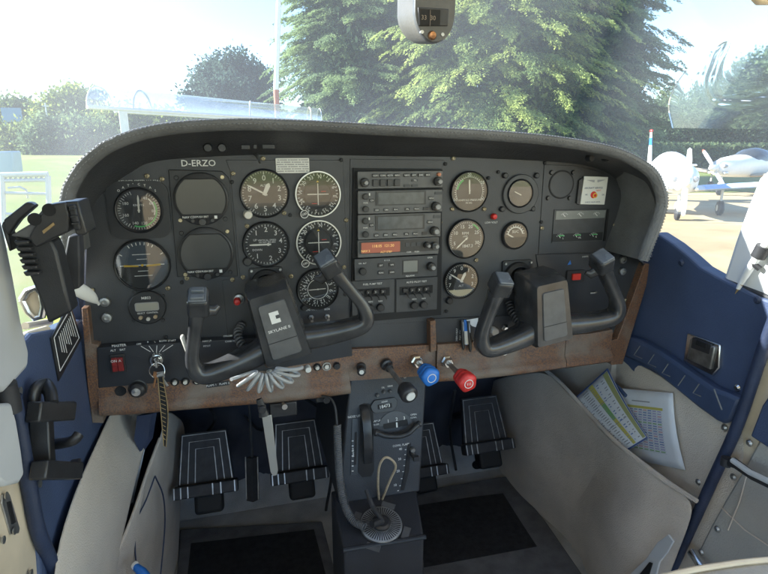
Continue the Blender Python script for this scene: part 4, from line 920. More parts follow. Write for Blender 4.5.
# tablet / phone holder at the left, on a clamp
PH=empty('phone_holder',at(50,300,Y=.62),'black spring clamp phone holder with ribbed grip at the left window','phone holder')
Yp=.60
def pl3(pts,Y,th,nm,m='black',par=PH,bev=.002):
    P=[at(x,y,Y=Y) for x,y in pts]; q=[p+Vector((0,th,0)) for p in P]; n=len(P); b=MB(); b.add(P+q,[tuple(range(n)),tuple(range(2*n-1,n-1,-1))]+[(i,n+i,n+(i+1)%n,(i+1)%n) for i in range(n)]); return b.build(nm,m,par,bevel=bev)
pl3([(30,224),(46,205),(66,202),(70,216),(68,232),(52,240),(39,246),(34,246),(28,239),(10,236)],Yp,.030,'clamp_body','bezelgrey')
pl3([(46,205),(66,202),(70,216),(68,232),(53,239),(36,248),(31,243),(29,236)],Yp-.004,.006,'clamp_face','black')
pl3([(64,202),(78,201),(87,233),(85,235),(76,235),(70,218)],Yp-.002,.040,'front_jaw','black')
pl3([(67,205),(75,204),(81,230),(74,231)],Yp-.006,.005,'jaw_pad','blackrub')
for k in range(3): pl3([(68.5+k*1.3,209+k*7),(75+k*1.6,208+k*7),(75.6+k*1.6,210+k*7),(69+k*1.3,211+k*7)],Yp-.009,.004,'jaw_rib','bezel',bev=.0004)
pl3([(3,220),(26,202),(31,203),(36,206),(20,220),(8,236),(4,231)],Yp+.01,.012,'rear_jaw','black')
pl3([(3,221),(9,236),(12,250),(9,252),(1,226)],Yp+.012,.02,'rear_jaw_edge','black')
pl3([(14,236),(30,238),(52,240),(57,252),(66,290),(72,312),(60,318),(48,324),(40,300),(30,278),(22,262)],Yp+.004,.028,'ribbed_grip','bezel',bev=.003)
for k in range(6): pl3([(13+k*1.9,241+k*6.2),(28+k*2.1,241+k*6.2),(29+k*2.1,244+k*6.2),(16+k*1.9,245.5+k*6.2)],Yp-.006,.014,'grip_rib','black',bev=.0012)
for (x,y) in ((34.5,219.5),(49,210)):
    p=at(x,y,Y=Yp-.004); b=MB(); b.lathe(p.x,p.z,[(0,p.y-.0005),(.0062,p.y-.0005),(.0064,p.y+.002)],20); b.build('screw_hole','deep',PH)
pl3([(42,231),(53,222.5),(54.5,225),(43.5,234)],Yp-.0055,.002,'brass_label','strap',bev=.0003)
pl3([(68,236),(79,235),(80,262),(80,288),(68,292),(62,268)],Yp+.05,.02,'mount_arm','blackrub')
# chrome mirror-like oval vent on outside, cream pull handle
b=MB(); pts=spline([at(62,285,Y=.72),at(75,288,Y=.74),at(92,297,Y=.77),at(99,304,Y=.79)],5); b.tube(pts,[.0025+.0075*math.sin(math.pi*min(1,(k+.6)/(len(pts)*.9))) for k in range(len(pts))],14,flat=.55); o=b.build('air_vent_handle','card',None,smooth=70); tag(o,'glossy cream lever pointing at the headset sockets beside the phone holder','lever')
b=MB(); P=[at(x,y,Y=.70) for x,y in [(22,300),(28,291),(36,288),(41,293),(44,306),(42,316),(35,318),(28,312)]]; b.tube(P+[P[0]],.0045,10); o=b.build('air_scoop','chrome',None); tag(o,'small framed outside mirror shape between post cover and phone holder','mirror')
q=MB(); q.slab(P,.003,(0,-1,0)); q.build('scoop_glass','ivory',o)
# ---------------- right side
XR=WR
wallpoly('right_wall',[(632,262),(655,232),(672,243),(688,256),(700,267),(716,276),(740,288),(758,297),(800,310),(800,330),(768,352),(752,392),(738,418),(722,424),(700,432),(668,404),(645,388),(628,366),(612,352),(612,330)],'bluewall',XR,.03,bevel=.004,kind='structure')
b=MB(); b.box(XR+.004,XR+.03,.93,1.52,FLOOR,CAMZ-.16); pstruct(b.build('right_wall_forward','grey_carpet'))
# moulded armrest strip with slots
AR=empty('armrest_strip',at(680,385,X=XR-.01),'dark blue moulded strip with a row of L shaped slots below the ashtray','armrest')
xpoly('strip_body',[(624,336),(636,339),(660,352),(684,369),(712,388),(740,399),(736,408),(731,421),(722,424),(716,421),(698,408),(676,390),(655,373),(640,364),(622,356)],'bluegloss',XR-.022,.024,AR,.006)
for (x,y) in ((637,352),(651,360.5),(665,370),(680,381.5),(696,390)):
    b=MB(); p=[at(x+3,y-6,X=XR-.0225),at(x-3,y+3,X=XR-.0225),at(x+5,y+6.5,X=XR-.0225)]
    if x==680: p=[at(x-2,y+4,X=XR-.0225),at(x+5,y-6,X=XR-.0225),at(x+5,y-5.8,X=XR-.0225)]
    b.tube(p,.0010,6); b.build('slot','stitch',AR)
b=MB(); b.tube([at(714,389,X=XR-.0225),at(722,410,X=XR-.0225)],.0014,6); b.build('slot','stitch',AR)
for (x,y) in ((737,388),(757,300),(650,256),(681,263)):
    p=at(x,y,X=XR-.001); b=MB(); b.lathe(0,0,[(0,-.003),(.0035,-.003),(.0062,0),(.0062,.001)],16,Matrix.Rotation(rad(-90),3,'Z'),p); o=b.build('wall_rivet','chrome',None) if y in (388,) else b.build('wall_rivet','navy',None); tag(o,{388:'chrome domed screw at the lower rear corner of the right blue wall',300:'blue rivet at the top rear corner of the right blue wall',256:'blue rivet at the top front corner of the right blue wall',263:'blue rivet on the window edge of the right blue wall'}[y],'screw')
# ashtray
AT=empty('ashtray',at(702,355,X=XR-.005),'square chrome ashtray set in the right blue wall','ashtray')
xpoly('chrome_frame',[(687,333),(720,345),(719,368),(712,376),(683,361)],'chrome',XR-.006,.008,AT,.002)
xpoly('tray_face',[(690,338),(715,347),(710,370),(686,359)],mat('dull_silver',(.30,.29,.27),.4,metal=.85,var=.3,vscale=60),XR-.010,.005,AT,.003)
xpoly('lid_opening',[(692,337),(712,344.5),(709,355),(690,348)],'black',XR-.0105,.004,AT,.002)
xpoly('snuffer',[(696,340),(707,344),(706,349),(695,345)],'deep',XR-.0125,.004,AT,.001)
# window edge strip (dark seal and sill)
strip('window_seal',[(648,238),(660,240),(675,251),(690,263),(702,270),(725,281),(756,293),(790,306)],0,'blackrub',0,'black rubber seal on the top edge of the right blue wall','window seal',Xc=XR+.012,r=.006)
# right kick lining behind papers
rows=[[at(500,372,Y=1.5),at(560,366,Y=1.2),at(600,362,Y=1.02),G(625,356,XR),G(660,372,XR-.002),G(700,405,XR-.002),G(726,424,XR-.002),G(760,400,XR)],
      [at(500,400,Y=1.5),at(560,395,Y=1.25),at(600,392,Y=1.05),G(625,392,XR-.002),G(660,404,XR-.004),G(700,432,XR-.004),G(724,448,XR-.004),G(770,440,XR)],
      [at(505,440,Y=1.5),at(560,445,Y=1.25),at(600,450,Y=1.05),G(625,450,XR-.004),G(660,460,XR-.006),G(690,476,XR-.006),G(708,490,XR-.006),G(750,500,XR)],
      [at(510,480,Y=1.5),at(560,500,Y=1.25),at(600,520,Y=1.05),G(625,520,XR-.004),G(655,530,XR-.006),G(680,540,XR-.006),G(692,548,XR-.006),G(720,560,XR)],
      [at(515,520,Y=1.5),at(560,560,Y=1.25),at(600,600,Y=1.05),G(625,640,XR-.006),G(650,645,XR-.006),G(670,650,XR-.006),G(690,655,XR-.006),G(710,660,XR)],]
kr=vgrid(rows,'side_lining','grey_carpet',thick=.005,sub=2); tag(kr,'pale grey felt lining behind the two printed charts','wall lining')
# big pocket
rows=[[at(546,370,Y=1.10),at(562,384,Y=1.02),at(585,409,X=XR-.045),at(612,438,X=XR-.05),at(640,461,X=XR-.05),at(668,482,X=XR-.045),at(697,501,X=XR-.04)],
      [at(525,372,Y=1.16),at(545,410,Y=1.08),at(572,440,Y=.98),at(602,468,Y=.92),at(632,490,X=XR-.065),at(660,510,X=XR-.055),at(691,524,X=XR-.035)],
      [at(505,374,Y=1.26),at(522,430,Y=1.14),at(548,475,Y=1.04),at(580,505,Y=.97),at(612,530,X=XR-.095),at(640,548,X=XR-.07),at(676,562,X=XR-.035)],
      [at(492,378,Y=1.40),at(502,440,Y=1.28),at(522,495,Y=1.14),at(552,540,Y=1.04),at(580,570,Y=.96),at(610,592,X=XR-.10),at(658,612,X=XR-.04)],
      [at(486,384,Y=1.48),at(492,450,Y=1.38),at(505,510,Y=1.24),at(530,560,Y=1.12),at(556,600,Y=1.02),at(590,635,X=XR-.13),at(642,665,X=XR-.05)]]
pr=vgrid(rows,'map_pocket','pocket',thick=.008,sub=2); tag(pr,'large grey felt map pocket bulging beside the right hand floor mat','map pocket')
b=MB(); b.tube(spline([Vector(p) for p in rows[0]],6),.0042,8); b.build('pocket_hem','pocket',pr)
# stitched seam parallel to the hem
R0=[Vector(p) for p in rows[0]]; R1=[Vector(p) for p in rows[1]]
b=MB(); b.tube(spline([a.lerp(c,.09)+Vector((-.004,-.002,.004)) for a,c in zip(R0,R1)],6),.0014,6); b.build('pocket_seam','pocket',pr)
# papers in right pocket
def sheetpaper(name,pts,X,label,m='paper'):
    P=[at(x,y,X=X[i] if isinstance(X,(list,tuple)) else X) for i,(x,y) in enumerate(pts)]
    A,B_,C_,Dd=P; n=(B_-A).cross(Dd-A).normalized()
    if n.x>0: n=-n
    b=MB(); N=10; rows=[]
    for i in range(N+1):
        l=A.lerp(Dd,i/N); r=B_.lerp(C_,i/N); rows.append([l.lerp(r,j/N)+n*(.006*math.sin(math.pi*i/N)*(.3+.7*j/N)) for j in range(N+1)])
    b.grid(rows); o=b.build(name,m,None,smooth=60); s_=o.modifiers.new('t','SOLIDIFY'); s_.thickness=.0006; tag(o,label,'paper chart')
    def Q(u,v,e=.0008):
        l=A.lerp(Dd,v); r=B_.lerp(C_,v); return l.lerp(r,u)+n*(.006*math.sin(math.pi*v)*(.3+.7*u)+e)
    return o,Q
def patch(o,Q,items,name,m,e=.0008):
    b=MB()
    for (u0,u1,v0,v1) in items:
        nu=max(1,int((u1-u0)*8)); nv=max(1,int((v1-v0)*8)); b.grid([[Q(u0+(u1-u0)*i/nu,v0+(v1-v0)*j/nv,e) for i in range(nu+1)] for j in range(nv+1)])
    return b.build(name,m,o,smooth=0)
PC={k:mat('print_'+k,c,.7) for k,c in dict(blue=(.16,.24,.45),lilac=(.38,.35,.55),yellow=(.55,.5,.12),green=(.22,.42,.16),grey=(.30,.31,.32),pink=(.6,.32,.34),olive=(.36,.37,.16),navy=(.06,.1,.26),pale=(.52,.55,.6)).items()}
o,Q=sheetpaper('performance_chart',[(618,388),(673,393),(685.5,470),(612,455)],XR-.012,'white portrait sheet with coloured rows of figures, partly behind the other')
items={'blue':[], 'lilac':[],'pink':[],'grey':[],'green':[]}
rnd=random.Random(3)
for r_ in range(17):
    v=.26+.034*r_; k='green' if r_ in (5,16) else 'lilac'
    for c in range(9):
        u=.12+.078*c; kk=k if k=='green' else ('blue' if rnd.random()<.5 else ('pink' if rnd.random()<.35 else 'lilac'))
        items[kk].append((u,u+.06,v,v+.014))
    items['grey'].append((.12,.82,v+.022,v+.0245))
patch(o,Q,[(.11,.83,.215,.25)],'heading_band',PC['yellow']); patch(o,Q,[(.3,.62,.145,.16)],'title_line',PC['grey'])
for k,v in items.items(): patch(o,Q,v,'table_rows',PC[k],.0010)
o,Q=sheetpaper('aerodrome_chart',[(569,403.5),(608,368),(648.5,438),(623,453.5)],[XR-.045,XR-.022,XR-.022,XR-.04],'laminated chart with blue border and olive column leaning out of the pocket')
patch(o,Q,[(.0,.03,0,1),(.97,1,0,1),(0,1,0,.02),(0,1,.98,1)],'blue_border',PC['navy'],.0010)
patch(o,Q,[(.86,.96,.03,.97)],'olive_column',PC['olive'],.0009)
patch(o,Q,[(.50,.60,.03,.97)],'yellow_column',PC['yellow'],.0009); patch(o,Q,[(.50,.60,.35,.6)],'green_block',PC['green'],.0011)
it=[];ib=[];ig=[]
for r_ in range(26):
    v=.05+.035*r_
    it.append((.06,.06+.1+.12*rnd.random(),v,v+.012)); it.append((.32,.40+.07*rnd.random(),v,v+.012)); 
    if r_%3: ib.append((.64,.66+.06*rnd.random(),v,v+.014)); it.append((.76,.80+.03*rnd.random(),v,v+.012))
    ig.append((.51,.53+.05*rnd.random(),v,v+.01))
patch(o,Q,it,'chart_text',PC['grey'],.0010); patch(o,Q,ib,'chart_figures',PC['blue'],.0010); patch(o,Q,ig,'column_text',PC['grey'],.0013)
patch(o,Q,[(.05,.84,.33,.334),(.05,.84,.66,.664),(.05,.3,.5,.504),(.62,.622,.04,.96),(.3,.302,.04,.96)],'chart_rules',PC['navy'],.0011)
b=MB(); b.tube([at(612,381,X=XR-.012),at(620,389,X=XR-.016),at(626,396,X=XR-.016)],.004,10); o=b.build('pen','bluegloss',None); tag(o,'dark blue pen clipped behind the two charts in the right pocket','pen')
# screws in right linings
for i,(x,y) in enumerate(((724,428),(698,482))):
    p=at(x,y,X=XR-.008); b=MB(); b.lathe(0,0,[(0,-.003),(.003,-.003),(.006,0),(.006,.001)],14,Matrix.Rotation(rad(-90),3,'Z'),p); o=b.build('lining_screw','steel',None); tag(o,['steel screw in the felt lining just under the blue strip','steel screw in the felt lining near the pocket corner'][i],'screw')
# jamb: blue tube, ivory edge, door panel
strip('door_jamb',[(800,265),(782,300),(762,353),(738,424),(714,477),(695,519),(676,560),(655,605)],0,'navy',0,'thick navy padded jamb sweeping down beside the ivory door edge','door jamb',Xc=XR-.02,r=.0088)
DE=empty('open_door',at(740,500,X=XR),'ivory edged cabin door with grey vinyl lining on the right','door')
xpoly('door_edge',[(800,280),(765,352),(740,424),(712,477),(695,515),(676,560),(665,600),(720,600),(722,560),(740,490),(775,430),(800,390)],'ivory',XR-.004,.03,DE,.004)
for (pts) in ([(776,405),(820,340),(820,640),(680,640),(690,580),(698,551),(711,525),(726,498),(744,468),(762,434)],): xpoly('door_lining',pts,'door_grey',XR-.010,.02,DE,.004)
xpoly('door_blue_panel',[(762,405),(800,350),(800,470),(768,448),(750,436)],'bluewall',XR-.016,.01,DE,.003)
b=MB(); b.tube([at(722,508,X=XR-.012),at(745,530,X=XR-.012),at(775,550,X=XR-.012)],.0012,6); b.tube([at(748,470,X=XR-.012),at(740,500,X=XR-.012),at(728,530,X=XR-.012)],.0012,6); b.build('lining_seam','grey_carpet',DE)
for (x,y) in ((749,443),(733,477),(717,529),(701,552)):
    p=at(x,y,X=XR-.0115); b=MB(); b.lathe(0,0,[(0,-.003),(.003,-.003),(.0055,0),(.0055,.001)],14,Matrix.Rotation(rad(-90),3,'Z'),p); b.build('door_screw','steel',DE)
b=MB(); P=[at(726,462,X=XR-.03),at(735,463,X=XR-.034),at(752,475,X=XR-.04),at(775,486,X=XR-.045)]; b.tube(P,[.006,.009,.008,.008],12,flat=.5); b.tube([P[0]+Vector((0,0,.008)),P[0]-Vector((0,0,.006))],.008,12); o=b.build('door_latch_arm','blackrub',DE)
b=MB(); b.tube([p+Vector((-.006,0,.006)) for p in P[1:]],.0045,10); b.build('latch_strip','greyplastic',o)
b=MB(); b.tube([at(692,552,X=XR-.03),at(702,566,X=XR-.035),at(706,580,X=XR-.035)],.0085,16); o=b.build('chrome_peg','chrome',None); tag(o,'short chrome tube at the foot of the ivory door edge','tube')
b=MB(); slab=[(618,600),(629,576),(648,558),(659,542),(670,534),(675,541),(669,552),(661,562),(657,578),(652,600)]; P=[at(x,y,X=XR-.085) for x,y in slab]; b.slab(P,.004,(1,0,0)); o=b.build('seat_belt_anchor','greyplastic',None,bevel=.001); tag(o,'worn pale metal seat belt bracket at the foot of the right pocket','bracket')
b=MB(); b.slab([at(x,y,X=XR-.0897) for x,y in [(634,582),(650,562),(653,563),(645,590)]],.002,(1,0,0)); b.build('bracket_slot','deep',o)
# seat cushion corner at bottom right
b=MB(); rows=[]
for k,(x,y) in enumerate(((660,578),(690,571),(720,566),(750,562),(800,558))):
    p=at(x,y,Y=.40); rows.append([p+Vector((0,.0,-.05)),p+Vector((0,.012,-.01)),p,p+Vector((0,-.03,.004)),p+Vector((0,-.3,-.01))])
b.grid(rows); o=b.build('seat_cushion','door_grey',None,smooth=70); tag(o,'edge of a cream and grey seat cushion at the bottom right corner','seat')
b=MB(); b.tube(spline([r_[2]+Vector((0,-.002,.003)) for r_ in rows],4),.0035,8); b.build('seat_piping','ivory',o)
# white wing strut + strap at upper right (in the door window)
WS=empty('door_window_post',at(755,260,Y=.7),'white curved door post with a black clamp around a white tube','door post')
b=MB(); P=[at(x,y,X=XR+.03) for x,y in [(800,150),(768,178),(757,205),(744,240),(735,268),(731,280),(737,290),(752,296),(768,300),(800,305)]]; b.slab(P,.02,(1,0,0)); b.build('post_shell','white_paint',WS,bevel=.008,smooth=50,seg=3)
b=MB(); b.tube(spline([at(800,195,X=XR+.0),at(780,225,X=XR+.0),at(762,250,X=XR+.0),at(745,276,X=XR+.0),at(738,289,X=XR-.002)],4),[.006]*12+[.0055,.0048,.004,.0035,.003],12); b.build('white_tube','white_paint',WS)
b=MB(); b.tube([at(764,246,X=XR),at(758,257,X=XR)],.0105,14); b.tube([at(752,263,X=XR-.002),at(760,269,X=XR+.004)],.0045,8); b.build('black_clamp','blackrub',WS)
b=MB(); b.tube([at(741,284,X=XR-.001),at(735,294,X=XR-.003)],[.0035,.0005],10); b.build('pencil_tip','strap',WS)
# headliner + wing above (shade)
b=MB(); b.box(WL-.05,WR+.07,-1.2,.46,CAMZ+.40,CAMZ+.46); pstruct(b.build('ceiling','white_paint'))
b=MB(); b.prism([(-5.5,CAMZ+.50),(6,CAMZ+.50),(6,CAMZ+.62),(-5.5,CAMZ+.62)],-1.3,.52); o=b.build('aircraft_wing','white_paint',None,bevel=.03); tag(o,'white high wing above the cabin','wing')
b=MB(); b.box(WL-.05,WL-.031,-1.2,1.52,FLOOR-.05,CAMZ-.42); b.box(WR+.031,WR+.05,-1.2,1.52,FLOOR-.05,CAMZ-.5); b.box(-.152,-.142,.885,1.52,CAMZ-.40,CAMZ-.03); b.box(WL-.03,-.152,.885,1.52,CAMZ-.41,CAMZ-.40); pstruct(b.build('cabin_shell_sun_block','white_paint'))  # side walls; inner upright and deck are unseen, added to block the sun
b=MB(); b.box(WL-.029,WL-.012,.15,.645,CAMZ-.38,CAMZ+.4); pstruct(b.build('reflection_blocker','deep'))  # unseen black box, added to darken part of the dial reflections
b=MB(); b.box(WL-.04,WR+.06,-1.25,-1.2,FLOOR,CAMZ-.3); pstruct(b.build('rear_wall','door_grey'))
# ================================================================== CENTRE PEDESTAL
PD=empty('centre_pedestal',at(380,540,Y=.8),'black centre pedestal with trim wheel, fuel selector dial and printed legends','pedestal')
YA=.858; YB=.80
def pe(px,py,e=0):
    """point on the sloping pedestal face"""
    r_=ray(px,py); zt=CAMZ-.42; zb=CAMZ-.62
    n=Vector((0,-(zt-zb),(YA-YB)*-1)); n=Vector((0,(zt-zb),-(YA-YB))).normalized()
    P0=Vector((0,YA,zt)); C0=Vector((0,0,CAMZ)); t=(P0-C0).dot(n)/r_.dot(n); return C0+r_*t-n*e
def pslab(name,pts,m,e0=0,e1=-.01,par=PD,bev=.0006,smooth=30):
    A=[pe(x,y,e0) for x,y in pts]; Bq=[pe(x,y,e1) for x,y in pts]; n=len(A); b=MB()
    b.add(A+Bq,[tuple(range(n)),tuple(range(2*n-1,n-1,-1))]+[(i,n+i,n+(i+1)%n,(i+1)%n) for i in range(n)]); return b.build(name,m,par,bevel=bev,smooth=smooth)
def ptext(b,t,px,py,h,e=.0006,ang=0):
    o=pe(px,py,e); ux=Vector((1,0,0)); uz=(pe(px,py-5)-pe(px,py)); uz=(uz-ux*uz.dot(ux)).normalized()
    vs,fs=text_geo(t); c,s_=math.cos(ang),math.sin(ang)
    b.add([o+ux*((x*c-z*s_)*h)+uz*((x*s_+z*c)*h) for x,z in vs],fs)
# shell
tl,tr=pe(350,376),pe(427,372); bl,br=pe(338,505),pe(420,492)
f=0
b=MB()
fr=[tl,tr,br,bl]; bk=[p+Vector((0,.30,0)) for p in fr]
b.add(fr+bk,[(0,1,2,3),(7,6,5,4),(0,4,5,1),(1,5,6,2),(2,6,7,3),(3,7,4,0)]); b.build('pedestal_body','pedestal',PD,bevel=.004,seg=3)
# lower box with sloped top
TL,TR=pe(337,503),pe(416,491); FL=at(344,549,Y=.715); FR=at(424,536,Y=.715)
b=MB(); top=[TL,TR,FR,FL]; ftop=[Vector((TL.x-.006,.86,TL.z)),Vector((TR.x+.006,.86,TR.z))]
z0=FLOOR
v=[TL+Vector((-.006,.03,.006)),TR+Vector((.006,.03,.006)),FR,FL]; lo=[Vector((p.x,p.y,z0)) for p in v]
b.add(v+lo,[(0,1,2,3),(3,2,6,7),(0,3,7,4),(1,5,6,2),(0,4,5,1)]); b.build('selector_box','pedestal',PD,bevel=.004,seg=3)
# rubber edge
b=MB(); b.tube([FL+Vector((-.002,-.002,0)),FR+Vector((.002,-.002,0))],.004,8); b.build('box_edge','bezel',PD)
n_=(TR-TL).cross(FL-TL).normalized()
if n_.z<0: n_=-n_
def bt(px,py,e=0):
    r_=ray(px,py); C0=Vector((0,0,CAMZ)); t=(TL+n_*e-C0).dot(n_)/r_.dot(n_); return C0+r_*t
c=bt(381,525.5); uy=n_; R_=uy.to_track_quat('Y','X').to_matrix()
def dlathe(prof,nm,m,par=PD,seg=56): b=MB(); b.lathe(0,0,prof,seg,R_,c); return b.build(nm,m,par)
sd=dlathe([(.036,0),(.036,.004),(.034,.005),(.0,.005)],'selector_dial',mat('dial_silver',(.32,.33,.33),.4,metal=.6,var=.3,vscale=80))
b=MB()
for k in range(48):
    a=2*math.pi*k/48; p0=R_@Vector((.017*math.cos(a),.0053,.017*math.sin(a)))+c; p1=R_@Vector((.033*math.cos(a),.0053,.033*math.sin(a)))+c; w=(p1-p0).cross(uy).normalized()*.0006
    b.add([p0-w,p0+w,p1+w*1.4,p1-w*1.4],[(0,1,2,3)])
b.build('dial_radial_lines','deep',sd,smooth=0)
dlathe([(.016,.004),(.016,.009),(.012,.012),(.0,.012)],'selector_boss','black',sd,30)
b=MB(); b.tube([c+uy*.012,bt(372,524,.02)],[.007,.006],10); b.tube([c+uy*.014,bt(372,505,.05),bt(366,490,.06)],[.0045,.004,.003],10); b.build('selector_handle','black',sd)
for k in range(4):
    a=rad(35+k*90); p=R_@Vector((.044*math.cos(a),.0,.044*math.sin(a)))+c; w1=R_@Vector((.012*math.sin(a),0,-.012*math.cos(a))); w2=R_@Vector((.006*math.cos(a),0,.006*math.sin(a)))
    b=MB(); b.slab([p-w1-w2+uy*.001,p+w1-w2+uy*.001,p+w1+w2+uy*.001,p-w1+w2+uy*.001],.001,uy); b.build('selector_legend','bezelgrey',PD,smooth=0)
# mic clip, hour meter, indicator lights
m1=pslab('hour_meter',[(370,406),(374,400),(394,397),(397,400),(396,407),(391,411),(375,413),(372,411)],'black',.004,-.002)
pslab('meter_window',[(377,404.5),(391,402.5),(391.5,407),(377.5,409)],'deep',.0046,.002,m1)
b=MB(); ptext(b,'18473',384,405.8,.0062,.0052,ang=.08); ptext(b,'HOURS',384,401.2,.0026,.0046,ang=.08); b.build('meter_digits','white',m1,smooth=0)
for (x,y) in ((377,394.5),(383.5,391.5),(390,390.5),(396,378),(404,376)):
    p=pe(x,y); b=MB(); b.lathe(p.x,p.z,[(0,p.y-.006),(.0022,p.y-.006),(.0034,p.y-.004),(.0034,p.y+.002)],14); b.build('indicator_lamp','bezelgrey' if y>385 else 'steel',PD)
b=MB()
for t,x,y,h in (('OIL',383,387.5,.003),('GEAR',390,386,.003),('NOSE UP',354,416.5,.0042),('FLAP UP',376,421,.0034),('CLOSE',376,424.5,.003),('OPEN',413.5,414.5,.0034),('COWL',413.5,417.5,.003),('COWL FLAPS',401,445,.004)): ptext(b,t,x,y,h)
for k,(x,y) in enumerate(((405.5,449),(405,454),(404.5,459),(404,465),(403,471),(401.5,478),(400,485),(398,490))):
    ptext(b,'-',x,y,.008); 
    if k%2==0: ptext(b,str(10*(4-k//2)) if k<7 else 'DN',x-5,y,.0045)
b.build('pedestal_legend','legend',PD,smooth=0)
# cowl flap dial arc with crescent handle
pts=[(380,426)]+[(396+17*math.cos(a),427-16*math.sin(a)) for a in np.linspace(math.pi-.1,.05,16)]+[(412,424)]
q=pslab('arc_scale',pts,mat('scale_grey',(.055,.056,.06),.4),.0012,-.001,bev=0)
b=MB(); ptext(b,'1',388,421,.006,.0016); ptext(b,'2',396.5,419,.006,.0016); ptext(b,'3',404,418,.006,.0016); b.build('scale_numbers','white',q,smooth=0)
pslab('scale_slot',[(383,424),(407,419),(408,425),(384,429)],'deep',.0020,.001,q,bev=0)
b=MB(); b.add([pe(395.5,422,.003),pe(397,422,.003),pe(397.3,427,.003),pe(395.8,427,.003)],[(0,1,2,3)]); b.build('scale_pointer','white',q,smooth=0)
pp=spline([(374,431),(378,432),(384,434),(396,434.5),(406,431.5),(411,427),(415,424),(418,422)],4); P=[pe(x,y,.010+.004*math.sin(k/len(pp)*3)) for k,(x,y) in enumerate(pp)]
b=MB(); b.tube(P,[.0065 if (k<3 or k>len(P)-4) else .0048 for k in range(len(P))],12); b.build('crescent_handle','black',PD)
# trim wheel
wc=pe(366,440,-.020); b=MB(); Rw=.066
prof=[(Rw*.75,-.007),(Rw,-.0075),(Rw*1.02,-.004),(Rw*1.02,.004),(Rw,.0075),(Rw*.75,.007)]
seg=64; vs=[]
for r_,x in prof:
    for k in range(seg):
        a=2*math.pi*k/seg; rr_=r_*(1+.012*(math.cos(a*16)>0)) if r_>Rw*.9 else r_; vs.append((wc.x+x,wc.y-.0+rr_*math.cos(a)*.55,wc.z+rr_*math.sin(a)))
b.add(vs,[(j*seg+k,j*seg+(k+1)%seg,((j+1)%6)*seg+(k+1)%seg,((j+1)%6)*seg+k) for j in range(6) for k in range(seg)]); tw=b.build('trim_wheel','black',PD,smooth=30)
pslab('wheel_slot',[(360.5,407),(364,403),(370,404),(373,410),(374,470),(371,476),(362,477),(358,472)],'deep',.0012,-.002,bev=0)
ts=pslab('trim_scale',[(352,418),(358,418),(357.5,474),(350.5,475)],'panel2',.0018,-.001,bev=.0003)
pslab('trim_slot',[(354.5,432),(356.8,431.5),(356,464),(353.5,465)],'deep',.0024,.001,ts,bev=0)
b=MB()
for k in range(7): b.add([pe(351.5,440+5*k,.0026),pe(353.3,440+5*k,.0026),pe(353.2,441+5*k,.0026),pe(351.4,441+5*k,.0026)],[(0,1,2,3)])
ptext(b,'TAKE OFF',353,452,.0028,.0026,ang=math.pi/2); b.build('scale_marks','legend',ts,smooth=0)
# cowl lever slot at right with lever
pslab('lever_slot',[(408,444),(411,443),(409,470),(404,490),(400.5,490),(405,468)],'deep',.0012,-.002,bev=0)
b=MB(); p=pe(413,453); b.tube([p+Vector((-.004,0,0)),p+Vector((0,-.016,0))],[.004,.0055],12); b.obox(p+Vector((0,-.018,0)),.011,.007,.009); b.build('cowl_lever','black',PD,bevel=.001)
b=MB(); p=pe(412,449,.001); b.lathe(p.x,p.z,[(0,p.y-.006),(.004,p.y-.006),(.005,p.y)],16); b.build('lever_pivot','steel',PD)
# side ledge of pedestal toward left and wiring
# ================================================================== LOOSE THINGS
# tan cord loop
P=spline([at(379,499,Y=.80),at(378,485,Y=.785),at(379,468,Y=.775),at(383,459,Y=.77),at(388,457.5,Y=.77),at(394,462,Y=.77),at(395.5,468,Y=.775),at(391,478,Y=.785),at(386,490,Y=.79),at(382,500,Y=.80)],5)
b=MB(); b.tube([Vector(p) for p in P],.0021,8); o=b.build('cord_loop','string',None,smooth=60); tag(o,'tan cord loop hanging over the lower pedestal face','cord')
# coiled microphone cord
MC=empty('spiral_cord',at(335,450,Y=.82),'black coiled microphone cord hanging beside the centre pedestal','cord')
b=MB(); b.tube([Vector(p) for p in spline([at(322,396,Y=.84),at(330,398,Y=.83),at(335,407,Y=.82),at(337,425,Y=.81)],5)],.0022,8); b.build('straight_lead','blackrub',MC,smooth=60)
path=[Vector(p) for p in spline([at(337,425,Y=.81),at(338,450,Y=.80),at(340,480,Y=.79),at(345,505,Y=.77),at(353,520,Y=.75),at(365,527,Y=.735)],10)]
pts=[];turns=62; N=turns*9; cum=[0]
for i in range(1,len(path)): cum.append(cum[-1]+(path[i]-path[i-1]).length)
j=0
for i in range(N+1):
    s_=cum[-1]*i/N
    while j<len(path)-2 and cum[j+1]<s_: j+=1
    t=(s_-cum[j])/(cum[j+1]-cum[j]); p=path[j].lerp(path[j+1],t); d=(path[j+1]-path[j]).normalized(); u=d.cross(Vector((0,1,0))).normalized(); w=d.cross(u); a=2*math.pi*turns*i/N
    pts.append(p+u*.0058*math.cos(a)+w*.0058*math.sin(a))
b=MB(); b.tube(pts,.0015,6,up=(.3,.9,.2)); b.build('coil','bezelgrey',MC,smooth=60)
